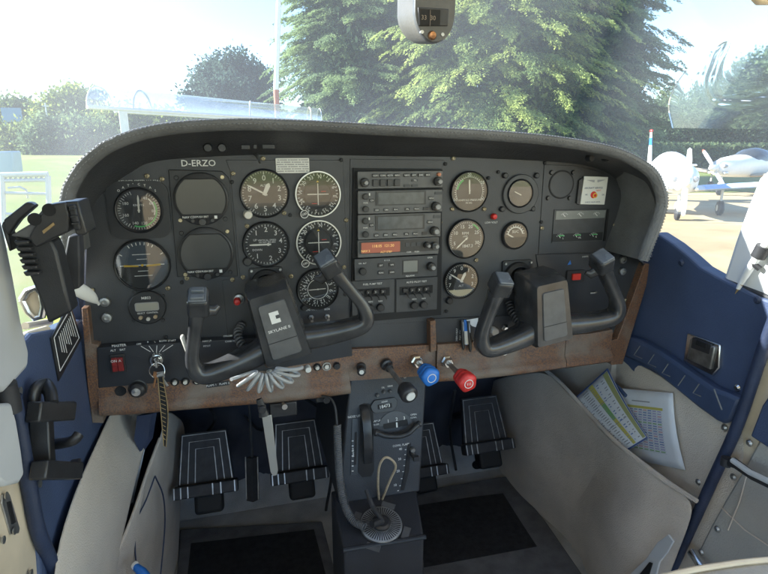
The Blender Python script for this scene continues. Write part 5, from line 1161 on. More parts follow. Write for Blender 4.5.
# clear coiled lanyard below left yoke, silver tag
def clear_coil():
    c0=at(266,367,Y=.735); R1=.034; r=.0115; pts=[]; turns=8; N=turns*28
    for i in range(N+1):
        t=i/N; A=rad(200+ (352-200)*t); rc=R1; 
        a=2*math.pi*turns*t; rad_=Vector((math.cos(A),0,math.sin(A)*.72)); 
        pts.append(c0+rad_*(rc+.0185*math.cos(a))+Vector((0,1,0))*.005*math.sin(a)+Vector((0,0,-.0005)))
    return pts
b=MB(); P=clear_coil(); b.tube(P,.0027,8); o=b.build('coiled_lanyard','clear',None,smooth=60); tag(o,'clear plastic coil fanned out under the badge yoke','lanyard')
q=MB(); q.tube(P,.0012,6); q.build('coil_core','strap',o,smooth=60)
TG=empty('control_lock_tag',at(268,440,Y=.74),'long silver tapered tag hanging on a black clip under the clear coil','tag')
b=MB(); b.tube([at(259,399,Y=.738),at(263,411,Y=.738),at(264,416,Y=.738)],[.0045,.006,.008],12,flat=.5); b.lathe(at(262,408,Y=.738).x,at(262,408,Y=.738).z,[(0,.730),(.0045,.730),(.006,.732),(.006,.742)],18); b.build('clip','black',TG)
P=[at(x,y,Y=.735) for x,y in [(262,417),(271.5,415),(278,470),(277,475),(273,476),(270.5,472)]]; b=MB(); b.slab(P,.0022,(0,-1,0)); b.build('silver_blade','chrome' if False else 'ring',TG,bevel=.0005)
# keys in ignition with gold-edged strap
KY=empty('ignition_keys',at(158,375,Y=.82),'bunch of keys on the ignition ring with a black strap edged in gold','keys')
p=at(156.5,366,Y=.825)
b=MB(); b.tube([p+Vector((.011*math.cos(a),.002*math.sin(a*2),.013*math.sin(a)-.008)) for a in np.linspace(0,2*math.pi,30)],.0011,8); b.build('key_ring','chrome',KY,smooth=60)
b=MB(); b.obox(at(157,362,Y=.83),.003,.02,.012); b.build('inserted_key','steel',KY,bevel=.0005)
for i,(x0,y0,x1,y1) in enumerate(((157,372,154,388),(160,372,163,390),(159,374,168,386))):
    A=at(x0,y0,Y=.822-.003*i); B_=at(x1,y1,Y=.822-.003*i); d=(B_-A).normalized(); w=d.cross(Vector((0,1,0)))
    b=MB(); b.slab([A+w*.005,A-w*.005,A-w*.005+d*.008,A-w*.002+d*.011,B_-w*.002,B_+w*.0012,A+w*.0012+d*.011,A+w*.005+d*.008],.0016,(0,-1,0)); b.build('key','copper' if i==0 else 'steel',KY,bevel=.0004)
A=at(161,374,Y=.81); B_=at(165,447,Y=.80)
b=MB(); b.slab([at(157.5,378,Y=.812),at(163,377,Y=.812),at(168,412,Y=.806),at(167.5,430,Y=.804),at(166,447,Y=.80),at(163.5,446,Y=.80),at(162,425,Y=.804)],.002,(0,-1,0)); b.build('strap','deep',KY,bevel=.0005)
b=MB(); b.tube([Vector(q_) for q_ in spline([at(157.8,378,Y=.8105),at(162,425,Y=.8025),at(163.8,446,Y=.7985)],5)],.0007,6); b.tube([Vector(q_) for q_ in spline([at(162.8,377,Y=.8105),at(168,412,Y=.8045),at(166,447,Y=.7985)],5)],.0007,6)
for k in range(14):
    t=k/14; b.tube([at(159.5+4.0*t,382+60*t,Y=.809-.010*t),at(165-.0*t+.8*math.sin(t*3),384+60*t,Y=.809-.010*t)],.0005,4)
b.build('strap_gold_thread','strap',KY)
# small black holder under the panel with chrome switch
UB=empty('switch_box',at(290,403,Y=.86),'small black box with a chrome switch under the panel edge behind the clear coil','switch box')
b=MB(); p=at(282,404,Y=.87); b.box(p.x-.022,p.x+.024,.845,.90,p.z-.012,p.z+.014); b.build('box_case','black',UB,bevel=.002)
p=at(283,404,Y=.845); b=MB(); b.tube([p,p+Vector((.002,-.012,0))],[.004,.005],14); b.build('chrome_switch','chrome',UB)
b=MB(); p=at(318,396,Y=.86); b.box(p.x-.004,p.x+.018,.85,.88,p.z-.008,p.z+.006); b.lathe(p.x+.012,p.z,[(0,.838),(.006,.838),(.007,.85)],16); o=b.build('microphone_socket','black',None,bevel=.001); tag(o,'black socket under the panel edge where the coiled cord starts','socket')
# small wire from the yoke hub on the right
P=[Vector(p) for p in spline([at(509,302,Y=.862),at(511,310,Y=.85),at(516,318,Y=.835),at(521,325,Y=.82),at(527,330,Y=.81)],10)]
pts=[];N=11*10
for i in range(N+1):
    s_=i/N*(len(P)-1.001); j=int(s_); p=P[j].lerp(P[j+1],s_-j); d=(P[j+1]-P[j]).normalized(); u=d.cross(Vector((0,1,0))).normalized(); w=d.cross(u); a=2*math.pi*11*i/N; pts.append(p+u*.0058*math.cos(a)+w*.0058*math.sin(a))
b=MB(); b.tube(pts,.0024,7,up=(.3,.9,.2)); o=b.build('coiled_cable','blackrub',None,smooth=60); tag(o,'thick black coiled cable hanging behind the plain yoke hub','cable')
P=[Vector(p) for p in spline([at(242,325,Y=.862),at(238,332,Y=.845),at(240,342,Y=.83),at(246,350,Y=.82)],10)]
pts=[];N=9*10
for i in range(N+1):
    s_=i/N*(len(P)-1.001); j=int(s_); p=P[j].lerp(P[j+1],s_-j); d=(P[j+1]-P[j]).normalized(); u=d.cross(Vector((0,1,0))).normalized(); w=d.cross(u); a=2*math.pi*9*i/N; pts.append(p+u*.0055*math.cos(a)+w*.0055*math.sin(a))
b=MB(); b.tube(pts,.0022,7,up=(.3,.9,.2)); o=b.build('coiled_cable','bezelgrey',None,smooth=60); tag(o,'grey coiled cable tucked behind the badge yoke hub','cable')
# pens clipped in the recess
for i,(x0,y0,x1,y1,m,lab) in enumerate(((462,320,463.5,350,'black','black pen in the dark recess, nearest the blue and white pen'),(464.5,320,466.5,345,'blue','blue and white pen standing between two black pens'),(468,321,470.5,352,'black','longer black pen beside the right yoke horn'))):
    A=at(x0,y0,Y=D-.010); B_=at(x1,y1,Y=D-.026); b=MB(); b.tube([A,A.lerp(B_,.9),B_],[.0036,.0036,.0012],12); o=b.build('pen',m,None); tag(o,lab,'pen')
    b=MB(); b.tube([A.lerp(B_,.05)+Vector((0,-.0045,0)),A.lerp(B_,.35)+Vector((0,-.005,0))],.0009,6); b.build('pen_clip','steel' if m=='black' else 'blue',o)
    if m=='blue': b=MB(); b.tube([A.lerp(B_,.45),A.lerp(B_,.98)],.0038,12); b.build('white_barrel','card',o)
b=MB(); P=[at(x,y,Y=D-.009) for x,y in [(466,320),(478,318),(478,328),(472,326)]]; b.slab(P,.0006,(0,-1,0)); o=b.build('paper_scrap','paper',None,smooth=0); tag(o,'white paper scrap behind the blue and white pen','paper')
# ================================================================== PEDALS
def pedal(px,py,label,wp,hp,yy=1.12):
    """rudder pedal; pad centre at pixel"""
    p=at(px,py,Y=yy); sc=dep(px,py,yy)/F0; w=wp*sc; h=hp*sc
    root=empty('rudder_pedal',tuple(p),label,'pedal','rudder pedals'); WORLD[root.name]=(0,0,0)
    T=Matrix.Rotation(rad(-28),3,'X')     # top leans away
    def pr(b): b.v=[tuple(T@Vector(q)) for q in b.v]; return b
    b=MB(); b.prism([(-w*.5,-h*.48),(w*.5,-h*.48),(w*.40,h*.5),(-w*.40,h*.5)],-.006,.010); pr(b).build('pedal_pad','blackrub',root,bevel=.002)
    for k,(a,c_,d_) in enumerate(((.0,1,1),(.0,.70,.70),(0,.42,.42))):
        b=MB(); x0=.38*w*c_; z1=h*.46*(1 if k==0 else (.72 if k==1 else .42)); z0=-h*.42; 
        b.tube([(-x0*1.2,-.0065,z0),(-x0,-.0065,z1),(x0,-.0065,z1),(x0*1.2,-.0065,z0)],.0011 if k else .0015,6); pr(b).build('tread_rib','steel',root)
    b=MB(); b.prism([(-w*.56,-h*.66),(w*.56,-h*.66),(w*.56,-h*.44),(-w*.56,-h*.44)],-.030,.004); pr(b); bar_=b.build('toe_bar','blackrub',root,bevel=.003)
    b=MB()
    for x in (-.53,-.42,-.30,.12,.26,.5): b.box(x*w-.0012,x*w+.0012,-.0318,-.0300,-h*.65,-h*.45)
    pr(b).build('bar_ribs','steel',bar_,smooth=0)
    b=MB(); b.box(-w*.22,w*.28,-.012,.03,-h*1.0,-h*.62); b.tube([(0,.02,-h*.9),(0,.10,-h*1.0)],.012,12); pr(b).build('pedal_arm','deep',root,bevel=.008,seg=3)
    b=MB(); b.tube([(0,.02,h*.2),(.0,.2,h*.1)],.01,10); pr(b).build('push_rod','deep',root)
    return root
pedal(205.5,458,'far left rudder pedal below the keys strap',54,52)
pedal(297,446,'rudder pedal partly behind the silver tag',50,50)
pedal(482,420,'rudder pedal below the red knob',47,46,1.2)
pedal(420,446,'rudder pedal mostly hidden behind the centre pedestal',42,44,1.26)
b=MB(); A=at(252,457,Y=1.08); B_=at(253,500,Y=1.06); b.tube([A,B_],.014,4,flat=.8); b.tube([at(249,398,Y=1.1),A],.003,8); o=b.build('pedal_link','blackrub',None,smooth=20); tag(o,'black link with bright edges hanging between the two left pedals','link')
b=MB()
for x in (245.5,257.5): b.tube([at(x,457,Y=1.055),at(x+1,499,Y=1.04)],.0013,6)
b.build('bright_edge','steel',o)
# bare arm and wiring behind
b=MB()
for lab,(pts) in zip(('dark cable drooping above the far left pedal','dark cable running down just left of the centre pedestal','dark cable hanging right of the centre pedestal','dark cable bowing behind the black pedal link'),([(205,402,1.3),(215,420,1.25),(200,440,1.3)],[(300,395,1.2),(330,420,1.1),(332,470,1.15),(326,510,1.2)],[(455,390,1.2),(450,430,1.3),(456,470,1.3)],[(280,400,1.3),(262,430,1.35),(240,410,1.4)])):
    b=MB(); b.tube([Vector(q) for q in spline([tuple(at(x,y,Y=Y_)) for x,y,Y_ in pts],5)],.004,8); o=b.build('cable','blackrub',None,smooth=60); tag(o,lab,'cable')
# ================================================================== FLOOR MATS
def floorp(px,py,z): return at(px,py,Z=FLOOR+z)
def mat_obj(outer,innr,label):
    b=MB(); b.slab([floorp(x,y,.008) for x,y in outer],.007,(0,0,1)); o=b.build('floor_mat','mat',None,bevel=.003); tag(o,label,'floor mat','black floor mats')
    b=MB(); b.slab([floorp(x,y,.0095) for x,y in innr],.002,(0,0,1)); b.build('mat_inset','matin',o,bevel=.0008)
mat_obj([(180,529),(322,521),(336,574),(350,640),(172,640)],[(191,543),(314,529),(326,575),(336,640),(180,640)],'floor mat under the left pair of pedals')
mat_obj([(414,496),(440,487),(498,477),(508,476),(522,492),(545,520),(590,585),(640,640),(430,640)],[(418,505),(470,497),(503,493),(520,520),(537,546),(500,553),(424,567)],'floor mat beside the large right pocket')
# ================================================================== COMPASS
CP=empty('magnetic_compass',at(428,10,Y=.68),'cream cased magnetic compass with black face hanging at the top','compass')
Yc=.68
def U(pts_scale=1,dy=0,grow=0):
    xs=[(416,-60),(414,0),(414.5,18),(419,31),(427,40.5),(435,43),(443.5,40),(451,31),(454.5,18),(455.5,0),(457,-60)]
    P=[at(x,y,Y=Yc) for x,y in xs]; return spline([tuple(p) for p in P],4)
f0=[Vector(p) for p in U()]; cc=sum(f0,Vector())/len(f0)
rows=[[cc+(p-cc)*.96+Vector((0,-.002,0)) for p in f0],[p for p in f0],[p+Vector((0,.004,0)) for p in f0],[cc+(p-cc)*1.02+Vector((0,.012,.001)) for p in f0],[cc+(p-cc)*1.0+Vector((-.003,.05,.007)) for p in f0],[cc+(p-cc)*.9+Vector((-.004,.068,.010)) for p in f0],[cc+(p-cc)*.3+Vector((0,.075,.01)) for p in f0]]
b=MB(); b.grid(rows[2:]); b.build('compass_case',mat('compass_cream',(.13,.12,.105),.5,var=.12,vscale=30,bump=.2,bscale=300),CP,smooth=50)
n=len(f0); b=MB(); b.grid(rows[:3]); b.f.append(tuple(range(n))); b.m.append(0); b.build('compass_face','bezelgrey',CP,smooth=40)
pl3([(418,7),(449,9),(448,26),(419,26)],Yc-.004,.003,'window_bezel','black',CP,.0008)
w_=pl3([(419.5,9),(440.5,10),(440,25.5),(420,25)],Yc-.0048,.002,'compass_window','deep',CP,0)
b=MB(); p=at(428.5,18,Y=Yc-.006); b.text('33  30',p.x,p.z,.0055,p.y); b.box(p.x+.002,p.x+.0025,p.y,p.y+.0005,p.z-.009,p.z+.009); b.build('compass_numerals',mat('numerals_dim',(.25,.2,.16),.5),w_,smooth=0)
p=at(431.5,36,Y=Yc); b=MB(); b.lathe(p.x,p.z,[(0,p.y-.005),(.004,p.y-.006),(.0055,p.y-.003),(.0055,p.y)],18); b.build('adjusting_screw','copper',CP)
for x,y in ((421.5,32.5),(442,35)):
    p=at(x,y,Y=Yc); b=MB(); b.lathe(p.x,p.z,[(0,p.y-.003),(.0022,p.y-.003),(.0026,p.y)],12); b.build('face_screw','steel',CP)
p=at(404,1,Y=.74); b=MB(); b.obox(p,.012,.02,.012); b.build('bracket','black',CP,bevel=.002)
# ceiling lamp bit at the upper right corner
b=MB(); P=[at(x,y,Y=.55) for x,y in [(750,-8),(775,-12),(775,4),(762,4)]]; b.slab(P,.01,(0,-1,0)); o=b.build('sun_visor','ivory',None,bevel=.003); tag(o,'corner of a tan visor at the top right','visor')
# ================================================================== OUTSIDE
def E(px,py,Y): return at(px,py,Y=Y)
def noise_ground(name,c1,c2,sc,c3=None,rough=.9,sc2=.3):
    m=mat(name,c1,rough,col2=c2,vscale=sc,detail=10,bump=.4,bscale=sc*6)
    if c3:
        nt=m.node_tree; b=nt.nodes['Principled BSDF']; src=b.inputs['Base Color'].links[0].from_socket
        tc=nt.nodes.new('ShaderNodeTexCoord'); n=nt.nodes.new('ShaderNodeTexNoise'); n.inputs['Scale'].default_value=sc2; n.inputs['Detail'].default_value=6
        nt.links.new(tc.outputs['Object'],n.inputs['Vector']); r=nt.nodes.new('ShaderNodeValToRGB'); r.color_ramp.elements[0].position=.45; r.color_ramp.elements[1].position=.6
        nt.links.new(n.outputs['Fac'],r.inputs['Fac']); mx=nt.nodes.new('ShaderNodeMix'); mx.data_type='RGBA'; mx.inputs[7].default_value=(*c3,1)
        nt.links.new(r.outputs['Color'],mx.inputs[0]); nt.links.new(src,mx.inputs[6]); nt.links.new(mx.outputs[2],b.inputs['Base Color'])
    return m
M['grass']=noise_ground('mown_grass',(.12,.165,.012),(.17,.205,.02),3,(.2,.19,.04))
M['apron']=noise_ground('sandy_apron',(.43,.32,.17),(.34,.25,.13),2,(.48,.37,.21))
def ss(t): t=max(0,min(1,t)); return t*t*(3-2*t)
def gz(x,y): return 1.42*ss((y-7)/38)*ss((-1-x)/9)
xs_=[-700,-200,-90]+[-60+2*k for k in range(31)]+[5,20,80,300,700]; ys_=[-200,-40,0]+[6+2*k for k in range(24)]+[60,90,200,500,1200]
b=MB(); b.grid([[(x,y,gz(x,y)) for x in xs_] for y in ys_]); pstruct(b.build('ground','grass',None,smooth=80))
b=MB(); b.add([(.5,-30,.004),(60,-30,.004),(60,17,.004),(30,17.5,.004),(16,18.5,.004),(5,20,.004),(.5,12,.004)],[(0,1,2,3,4,5,6)]); b.add([(-14,-30,.004),(.5,-30,.004),(.5,1.0,.004),(-14,-2.0,.004)],[(0,1,2,3)]); pstruct(b.build('apron','apron',None,smooth=0))
b=MB(); b.grid([[(x,y,gz(x,y)+.02) for x in (-90,-70,-50,-30)] for y in (49,50.5,52)]); pstruct(b.build('road',mat('asphalt',(.12,.12,.12),.9,var=.2,vscale=2),None,smooth=0))
# ---- foliage
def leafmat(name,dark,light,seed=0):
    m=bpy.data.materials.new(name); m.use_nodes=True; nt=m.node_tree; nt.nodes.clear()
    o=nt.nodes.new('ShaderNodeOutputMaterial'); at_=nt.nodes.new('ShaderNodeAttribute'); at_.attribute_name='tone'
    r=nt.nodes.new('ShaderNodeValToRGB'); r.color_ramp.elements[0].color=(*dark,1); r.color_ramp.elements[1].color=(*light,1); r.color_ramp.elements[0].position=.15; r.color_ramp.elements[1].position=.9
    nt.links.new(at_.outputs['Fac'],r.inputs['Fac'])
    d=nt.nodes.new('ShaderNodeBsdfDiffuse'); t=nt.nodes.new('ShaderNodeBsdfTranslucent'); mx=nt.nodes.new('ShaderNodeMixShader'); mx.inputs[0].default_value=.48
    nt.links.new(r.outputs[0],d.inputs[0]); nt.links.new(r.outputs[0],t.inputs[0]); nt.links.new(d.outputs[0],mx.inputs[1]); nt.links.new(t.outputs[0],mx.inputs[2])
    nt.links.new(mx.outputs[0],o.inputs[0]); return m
def leaves(name,C,Dv,Nv,L,W,tone,m,parent,inner=None):
    if inner:      # dense inner foliage close to the trunk
        bs,h,R,sh=inner; n=60000; t=rg.random(n); az=rg.random(n)*2*math.pi; q=R*(1-t)**sh*(.25+.45*rg.random(n))
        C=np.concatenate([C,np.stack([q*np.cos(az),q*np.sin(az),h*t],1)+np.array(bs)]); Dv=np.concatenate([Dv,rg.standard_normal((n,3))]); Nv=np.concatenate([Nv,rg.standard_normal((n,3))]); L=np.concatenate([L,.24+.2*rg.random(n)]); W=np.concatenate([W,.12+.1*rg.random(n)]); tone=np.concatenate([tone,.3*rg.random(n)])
    """diamond leaf tufts: centres, directions, normals, lengths, widths (numpy)"""
    Dv=Dv/np.linalg.norm(Dv,axis=1,keepdims=True); S_=np.cross(Dv,Nv); S_/=np.maximum(np.linalg.norm(S_,axis=1,keepdims=True),1e-6)
    L=L[:,None];W=W[:,None]; V=np.stack([C-Dv*L*.5,C+S_*W*.5,C+Dv*L*.5,C-S_*W*.5],1).reshape(-1,3)
    off=np.array(WORLD.get(parent.name,(0,0,0))); V=V-off; n=len(C)
    me=bpy.data.meshes.new(name); me.vertices.add(4*n); me.vertices.foreach_set('co',V.ravel()); me.loops.add(4*n); me.loops.foreach_set('vertex_index',np.arange(4*n))
    me.polygons.add(n); me.polygons.foreach_set('loop_start',np.arange(0,4*n,4)); me.update()
    a=me.attributes.new('tone','FLOAT','FACE'); a.data.foreach_set('value',tone.astype(np.float32)); me.materials.append(m)
    o=bpy.data.objects.new(name,me); COL.objects.link(o); o.parent=parent; return o
rg=np.random.default_rng(5)
M['bark']=mat('bark',(.10,.075,.05),.9,var=.3,vscale=4,bump=.8,bscale=20)
def trunk(base,h,r,par,limbs=6,spread=.3):
    b=MB(); B=Vector(base); b.tube([B,B+Vector((.05*h*.1,0,h*.5)),B+Vector((0,0,h*.95))],[r,r*.6,r*.1],9)
    for k in range(limbs):
        a=k*2.4; z=h*(.25+.6*k/limbs); L=h*spread*(1-.6*k/limbs); b.tube([B+Vector((0,0,z)),B+Vector((math.cos(a)*L*.6,math.sin(a)*L*.6,z+L*.15)),B+Vector((math.cos(a)*L,math.sin(a)*L,z+L*.1))],[r*.35,r*.2,r*.05],6)
    b.build('trunk','bark',par)
def conifer(base,h,R,label,dark,light,n=2600,per=26,droop=.35,leaf=.30,shape=.8,low=.02,name='conifer_tree',group='trees beyond the apron'):
    root=empty(name,base,label,'tree',group)
    # boughs: flat drooping fans of sprays, layered up the trunk
    nb=n//16; t_=rg.random(nb)**.9; z_=h*(low+(1-low)*t_); a_=rg.random(nb)*2*math.pi
    L_=R*np.clip(1-t_,0,1)**shape*(1+.14*np.sin(a_*5+z_*1.1)+.13*rg.standard_normal(nb)); w_=.55+.5*rg.random(nb); tb_=np.clip(.5+.28*rg.standard_normal(nb),0,1); dr_=droop*(.6+.8*rg.random(nb))
    n=nb*16; bi=np.repeat(np.arange(nb),16); f_=.45+.55*rg.random(n)**.7; la=(rg.random(n)*2-1)*w_[bi]*(1.25-f_)
    rad_=L_[bi]*f_; az=a_[bi]; sid=np.stack([-np.sin(az),np.cos(az),np.zeros(n)],1)
    bc=np.stack([rad_*np.cos(az),rad_*np.sin(az),z_[bi]-dr_[bi]*L_[bi]*f_**2*.55-.25*np.abs(la)],1)+sid*la[:,None]+np.array(base)
    az=az+la*.5
    out=np.stack([np.cos(az),np.sin(az),-dr_[bi]*.9+.1*rg.standard_normal(n)],1)
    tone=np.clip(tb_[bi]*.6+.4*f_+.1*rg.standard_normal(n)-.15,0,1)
    C=np.repeat(bc,per,0); Dv=np.repeat(out,per,0); N=len(C); side=np.repeat(np.stack([-np.sin(az),np.cos(az),np.zeros(n)],1),per,0)
    u=rg.standard_normal(N)[:,None]; s=rg.random(N)[:,None]; spray=leaf*4.6
    C=C+Dv*(s-.5)*spray+side*u*spray*.30*(1.15-s)+np.array([0,0,1])*(-(s**2)*spray*.3+.05*spray*rg.standard_normal(N)[:,None])
    Dd=Dv+side*u*.7+np.array([0,0,-.25])+.25*rg.standard_normal((N,3)); Nn=np.array([0,0,1])+Dv*.35+.4*rg.standard_normal((N,3))
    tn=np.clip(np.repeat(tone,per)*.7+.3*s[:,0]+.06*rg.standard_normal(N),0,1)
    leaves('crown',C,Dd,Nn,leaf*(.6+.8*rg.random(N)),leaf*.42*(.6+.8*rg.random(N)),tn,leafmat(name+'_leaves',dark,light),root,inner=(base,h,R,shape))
    trunk(base,h*.97,R*.07+.1,root,10,.22); return root
def broad(base,h,R,label,dark,light,n=900,per=26,leaf=.3,name='leafy_tree',flat=1.,group='trees beyond the apron',low=.25,cat='tree',lobes=9,tr=True):
    root=empty(name,base,label,cat,group)
    cs=[]; 
    for k in range(lobes):
        a=k*2.4+rg.random(); q=rg.random()**.5; cs.append((math.cos(a)*R*.62*q,math.sin(a)*R*.62*q,h*(low+.12)+(h*(1-low)-h*.22)*(k+.5)/lobes,R*(.30+.25*rg.random())*(1.15-.5*(k/lobes))))
    cs=np.array(cs); w=cs[:,3]**2; idx=rg.choice(lobes,n,p=w/w.sum())
    v=rg.standard_normal((n,3)); v/=np.linalg.norm(v,axis=1,keepdims=True); r=cs[idx,3][:,None]*(.55+.5*rg.random((n,1))**.5)
    bc=cs[idx,:3]+v*r*np.array([1,1,flat])+np.array(base); bc[:,2]=np.maximum(bc[:,2],.1)
    C=np.repeat(bc,per,0); N=len(C); out=np.repeat(v,per,0)
    C=C+rg.standard_normal((N,3))*leaf*1.2; C[:,2]=np.maximum(C[:,2],.05); Dd=out+rg.standard_normal((N,3))*.8; Nn=out*.6+np.array([0,0,.7])+.7*rg.standard_normal((N,3))
    tone=np.clip(np.repeat(.5+.3*rg.standard_normal(n),per)+.1*rg.standard_normal(N),0,1)
    leaves('crown',C,Dd,Nn,leaf*(.6+.8*rg.random(N)),leaf*.6*(.6+.8*rg.random(N)),tone,leafmat(name+'_leaves',dark,light),root)
    if tr: trunk(base,h*.8,R*.06+.06,root,6,.35)
    return root
def gp(px,Y): p=E(px,200,Y); return (p.x,Y,gz(p.x,Y))
# giant conifers straight ahead
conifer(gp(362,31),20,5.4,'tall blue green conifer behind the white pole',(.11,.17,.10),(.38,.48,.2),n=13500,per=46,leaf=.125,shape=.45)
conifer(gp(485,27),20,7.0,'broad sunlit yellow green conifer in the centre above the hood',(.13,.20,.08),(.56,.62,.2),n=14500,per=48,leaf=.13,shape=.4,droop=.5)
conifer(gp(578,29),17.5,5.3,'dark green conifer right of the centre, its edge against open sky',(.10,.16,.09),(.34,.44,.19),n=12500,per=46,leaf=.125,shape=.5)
# distant cedar, left
broad(gp(240,62),12,5.6,'flat topped cedar left of the white pole',(.03,.06,.05),(.09,.14,.10),n=1500,per=24,leaf=.42,name='cedar_tree',flat=.45,low=.3,lobes=16)
# left tree line
broad(gp(26,75),5.6,3.0,'round topped tree at the far left above the small building',(.05,.09,.04),(.2,.25,.08),n=700,per=20,leaf=.5)
broad(gp(74,60),6.2,2.3,'yellowish tree rising beside the left end of the clear shelter',(.08,.13,.03),(.34,.38,.09),n=800,per=20,leaf=.4,low=.1)
broad(gp(96,66),6.4,2.6,'dark leafy tree directly behind the shelter post',(.05,.09,.035),(.2,.26,.08),n=800,per=20,leaf=.42,low=.08)
broad(gp(128,58),3.8,2.6,'low bright tree under the shelter roof',(.08,.13,.03),(.34,.38,.1),n=700,per=20,leaf=.4,low=.05)
broad(gp(168,60),3.8,3.0,'low green tree seen through the shelter, right of the post',(.07,.11,.03),(.28,.33,.09),n=700,per=20,leaf=.4,low=.05)
broad(gp(215,64),4.2,4.6,'wide low tree behind the middle of the shelter',(.07,.11,.03),(.26,.31,.09),n=700,per=20,leaf=.42,low=.05)
broad(gp(46,46),1.9,2.3,'rounded green bush at the edge of the lawn, nearest the fence',(.08,.13,.04),(.3,.34,.1),n=420,per=22,leaf=.28,low=0,cat='bush',name='bush',tr=False,lobes=6,group='bushes at the lawn edge')
broad(gp(75,44),2.3,2.4,'tall bluish bush below the dark leafy tree',(.07,.11,.06),(.2,.26,.12),n=480,per=22,leaf=.28,low=0,cat='bush',name='bush',tr=False,lobes=6,group='bushes at the lawn edge')
broad(gp(98,44),1.9,2.2,'bush touching the foot of the shelter post',(.07,.12,.05),(.25,.31,.11),n=420,per=22,leaf=.28,low=0,cat='bush',name='bush',tr=False,lobes=6,group='bushes at the lawn edge')
# right tree line
for (px,Y,h,R_,lab) in ((655,52,7,4.6,'dark tree in the gap right of the big conifer'),(700,55,10.5,5.2,'dark tree behind the first white aeroplane'),(738,50,12.5,5.5,'tall dark tree behind the second aeroplane'),(790,48,11,6,'dark tree at the right edge of the view'),(675,60,9.5,5,'distant grey green tree between two darker ones')):
    broad(gp(px,Y),h,R_,lab,(.05,.085,.055),(.17,.23,.12),n=1000,per=22,leaf=.42,low=.02,lobes=11)
# far hedge mass
b=MB()
root=empty('hedge',gp(700,38),'long low dark hedge behind both parked aeroplanes','hedge')
n=9000; x0=gp(600,38)[0]; x1=gp(860,38)[0]; C=np.stack([x0+(x1-x0)*rg.random(n),38+rg.random(n)*1.5,rg.random(n)*2.3],1); leaves('hedge_foliage',C,rg.standard_normal((n,3)),rg.standard_normal((n,3)),.3+.3*rg.random(n),.2+.2*rg.random(n),rg.random(n),leafmat('hedge_leaves',(.05,.085,.045),(.17,.22,.1)),root)
root=empty('hedge',gp(400,24),'low shaded hedge under the big conifers','hedge')
n=12000; x0=gp(255,24)[0]; x1=gp(640,24)[0]; C=np.stack([x0+(x1-x0)*rg.random(n),24+rg.random(n)*1.5,rg.random(n)*2.2],1); leaves('hedge_foliage',C,rg.standard_normal((n,3)),rg.standard_normal((n,3)),.2+.2*rg.random(n),.12+.15*rg.random(n),rg.random(n),leafmat('hedge_leaves',(.05,.09,.045),(.18,.25,.1)),root)
# ---- flag pole
p0=E(277.5,120,22); pt=E(280,-40,22)
FP=empty('pole',(p0.x,22,0),'white pole with a rust red lower section in front of the tall conifer','pole')
zr=E(277.5,90,22).z
b=MB(); b.tube([Vector((p0.x,22,zr)),Vector((pt.x,22,pt.z)),Vector((pt.x+.05,22,11))],[.10,.09,.07],16); b.build('white_section','white_paint',FP)
b=MB(); b.tube([Vector((p0.x,22,0)),Vector((p0.x,22,zr+.002))],[.108,.104],16); b.build('red_section',mat('faded_red',(.42,.14,.08),.6,var=.2,vscale=3),FP)
# ---- clear roofed shelter
SH=empty('clear_shelter',gp(103,11.5),'long shelter with curved clear roof on pale posts beyond the lawn','shelter')
A0=E(87,107,10.5); A1=E(322,122,15.5); up=Vector((0,0,1)); ax=(A1-A0); L=ax.length; dx=ax.normalized(); sd_=Vector((dx.y,-dx.x,0)).normalized(); 
hgt=(E(88,85.5,10.5).z-A0.z)*1.2; wid=.95
def arcpt(t,a): # a 0..1 from front low edge up and over to the back
    base=A0+ax*t; th=math.pi*(.0+.97*a); return base+Vector((.1,1.7,0))*((1-math.cos(th))/2)+up*(hgt*math.sin(th))
M['poly']=glass_mat('shelter_acrylic',.16,.02,tint=(.93,.97,.93),rough=.1)
b=MB(); b.grid([[arcpt(t,a) for a in np.linspace(0,1,14)] for t in np.linspace(0,1,9)]); b.build('roof_sheet','poly',SH,smooth=60)
for i,t in enumerate((0.0,.13,.58,.93,1.0)):
    b=MB(); b.tube([arcpt(t,a) for a in np.linspace(0,1,14)],.022 if i in(1,2,3) else .012,8); b.build('roof_rib','greyplastic' if i!=3 else mat('cream_rib',(.6,.52,.35),.5),SH,smooth=60)
b=MB(); b.tube([A0,A1],.035,8); b.build('front_rail','greyplastic',SH); b=MB(); b.tube([arcpt(0,1),arcpt(1,1)],.03,8); b.build('rear_rail','greyplastic',SH)
for t in (.07,.5,.95):
    for a in (.4,):
        p=arcpt(t,0)+Vector((.05,.6,0)); b=MB(); b.box(p.x-.07,p.x+.07,p.y-.05,p.y+.05,0,p.z); b.build('post','greyplastic',SH,bevel=.008)
b=MB(); b.box(0,0.01,0,.01,0,.01) 
# ---- left foreground: ladder-like tubular stand, light blue box
ST=empty('step_stand',gp(25,5.2),'pale tubular metal stand with slatted top on the lawn at far left','stand')
def tb(pts,r,nm,m='greyplastic',par=ST,Y=5.2):
    b=MB(); b.tube([E(x,y,yy) for x,y,yy in pts],r,10); return b.build(nm,m,par)
tb([(1,175,5.2),(48,174,5.2)],.022,'top_rail'); tb([(3,181,5.2),(49,180,5.2)],.016,'lower_rail')
for k in range(9): tb([(5+5.2*k,175,5.2),(6+5.0*k,180,5.25)],.012,'slat')
for (x,y0,x2,y2) in ((2,176,6,300),(48,176,52,300)): tb([(x,y0,5.2),(x2,y2,5.2)],.022,'leg')
tb([(6,193,5.2),(49,194,5.2)],.013,'cross_bar'); tb([(8,188,5.2),(20,187,5.2),(26,190,5.2),(28,198,5.25)],.009,'hook')
tb([(4,214,5.2),(50,216,5.2)],.013,'cross_bar')
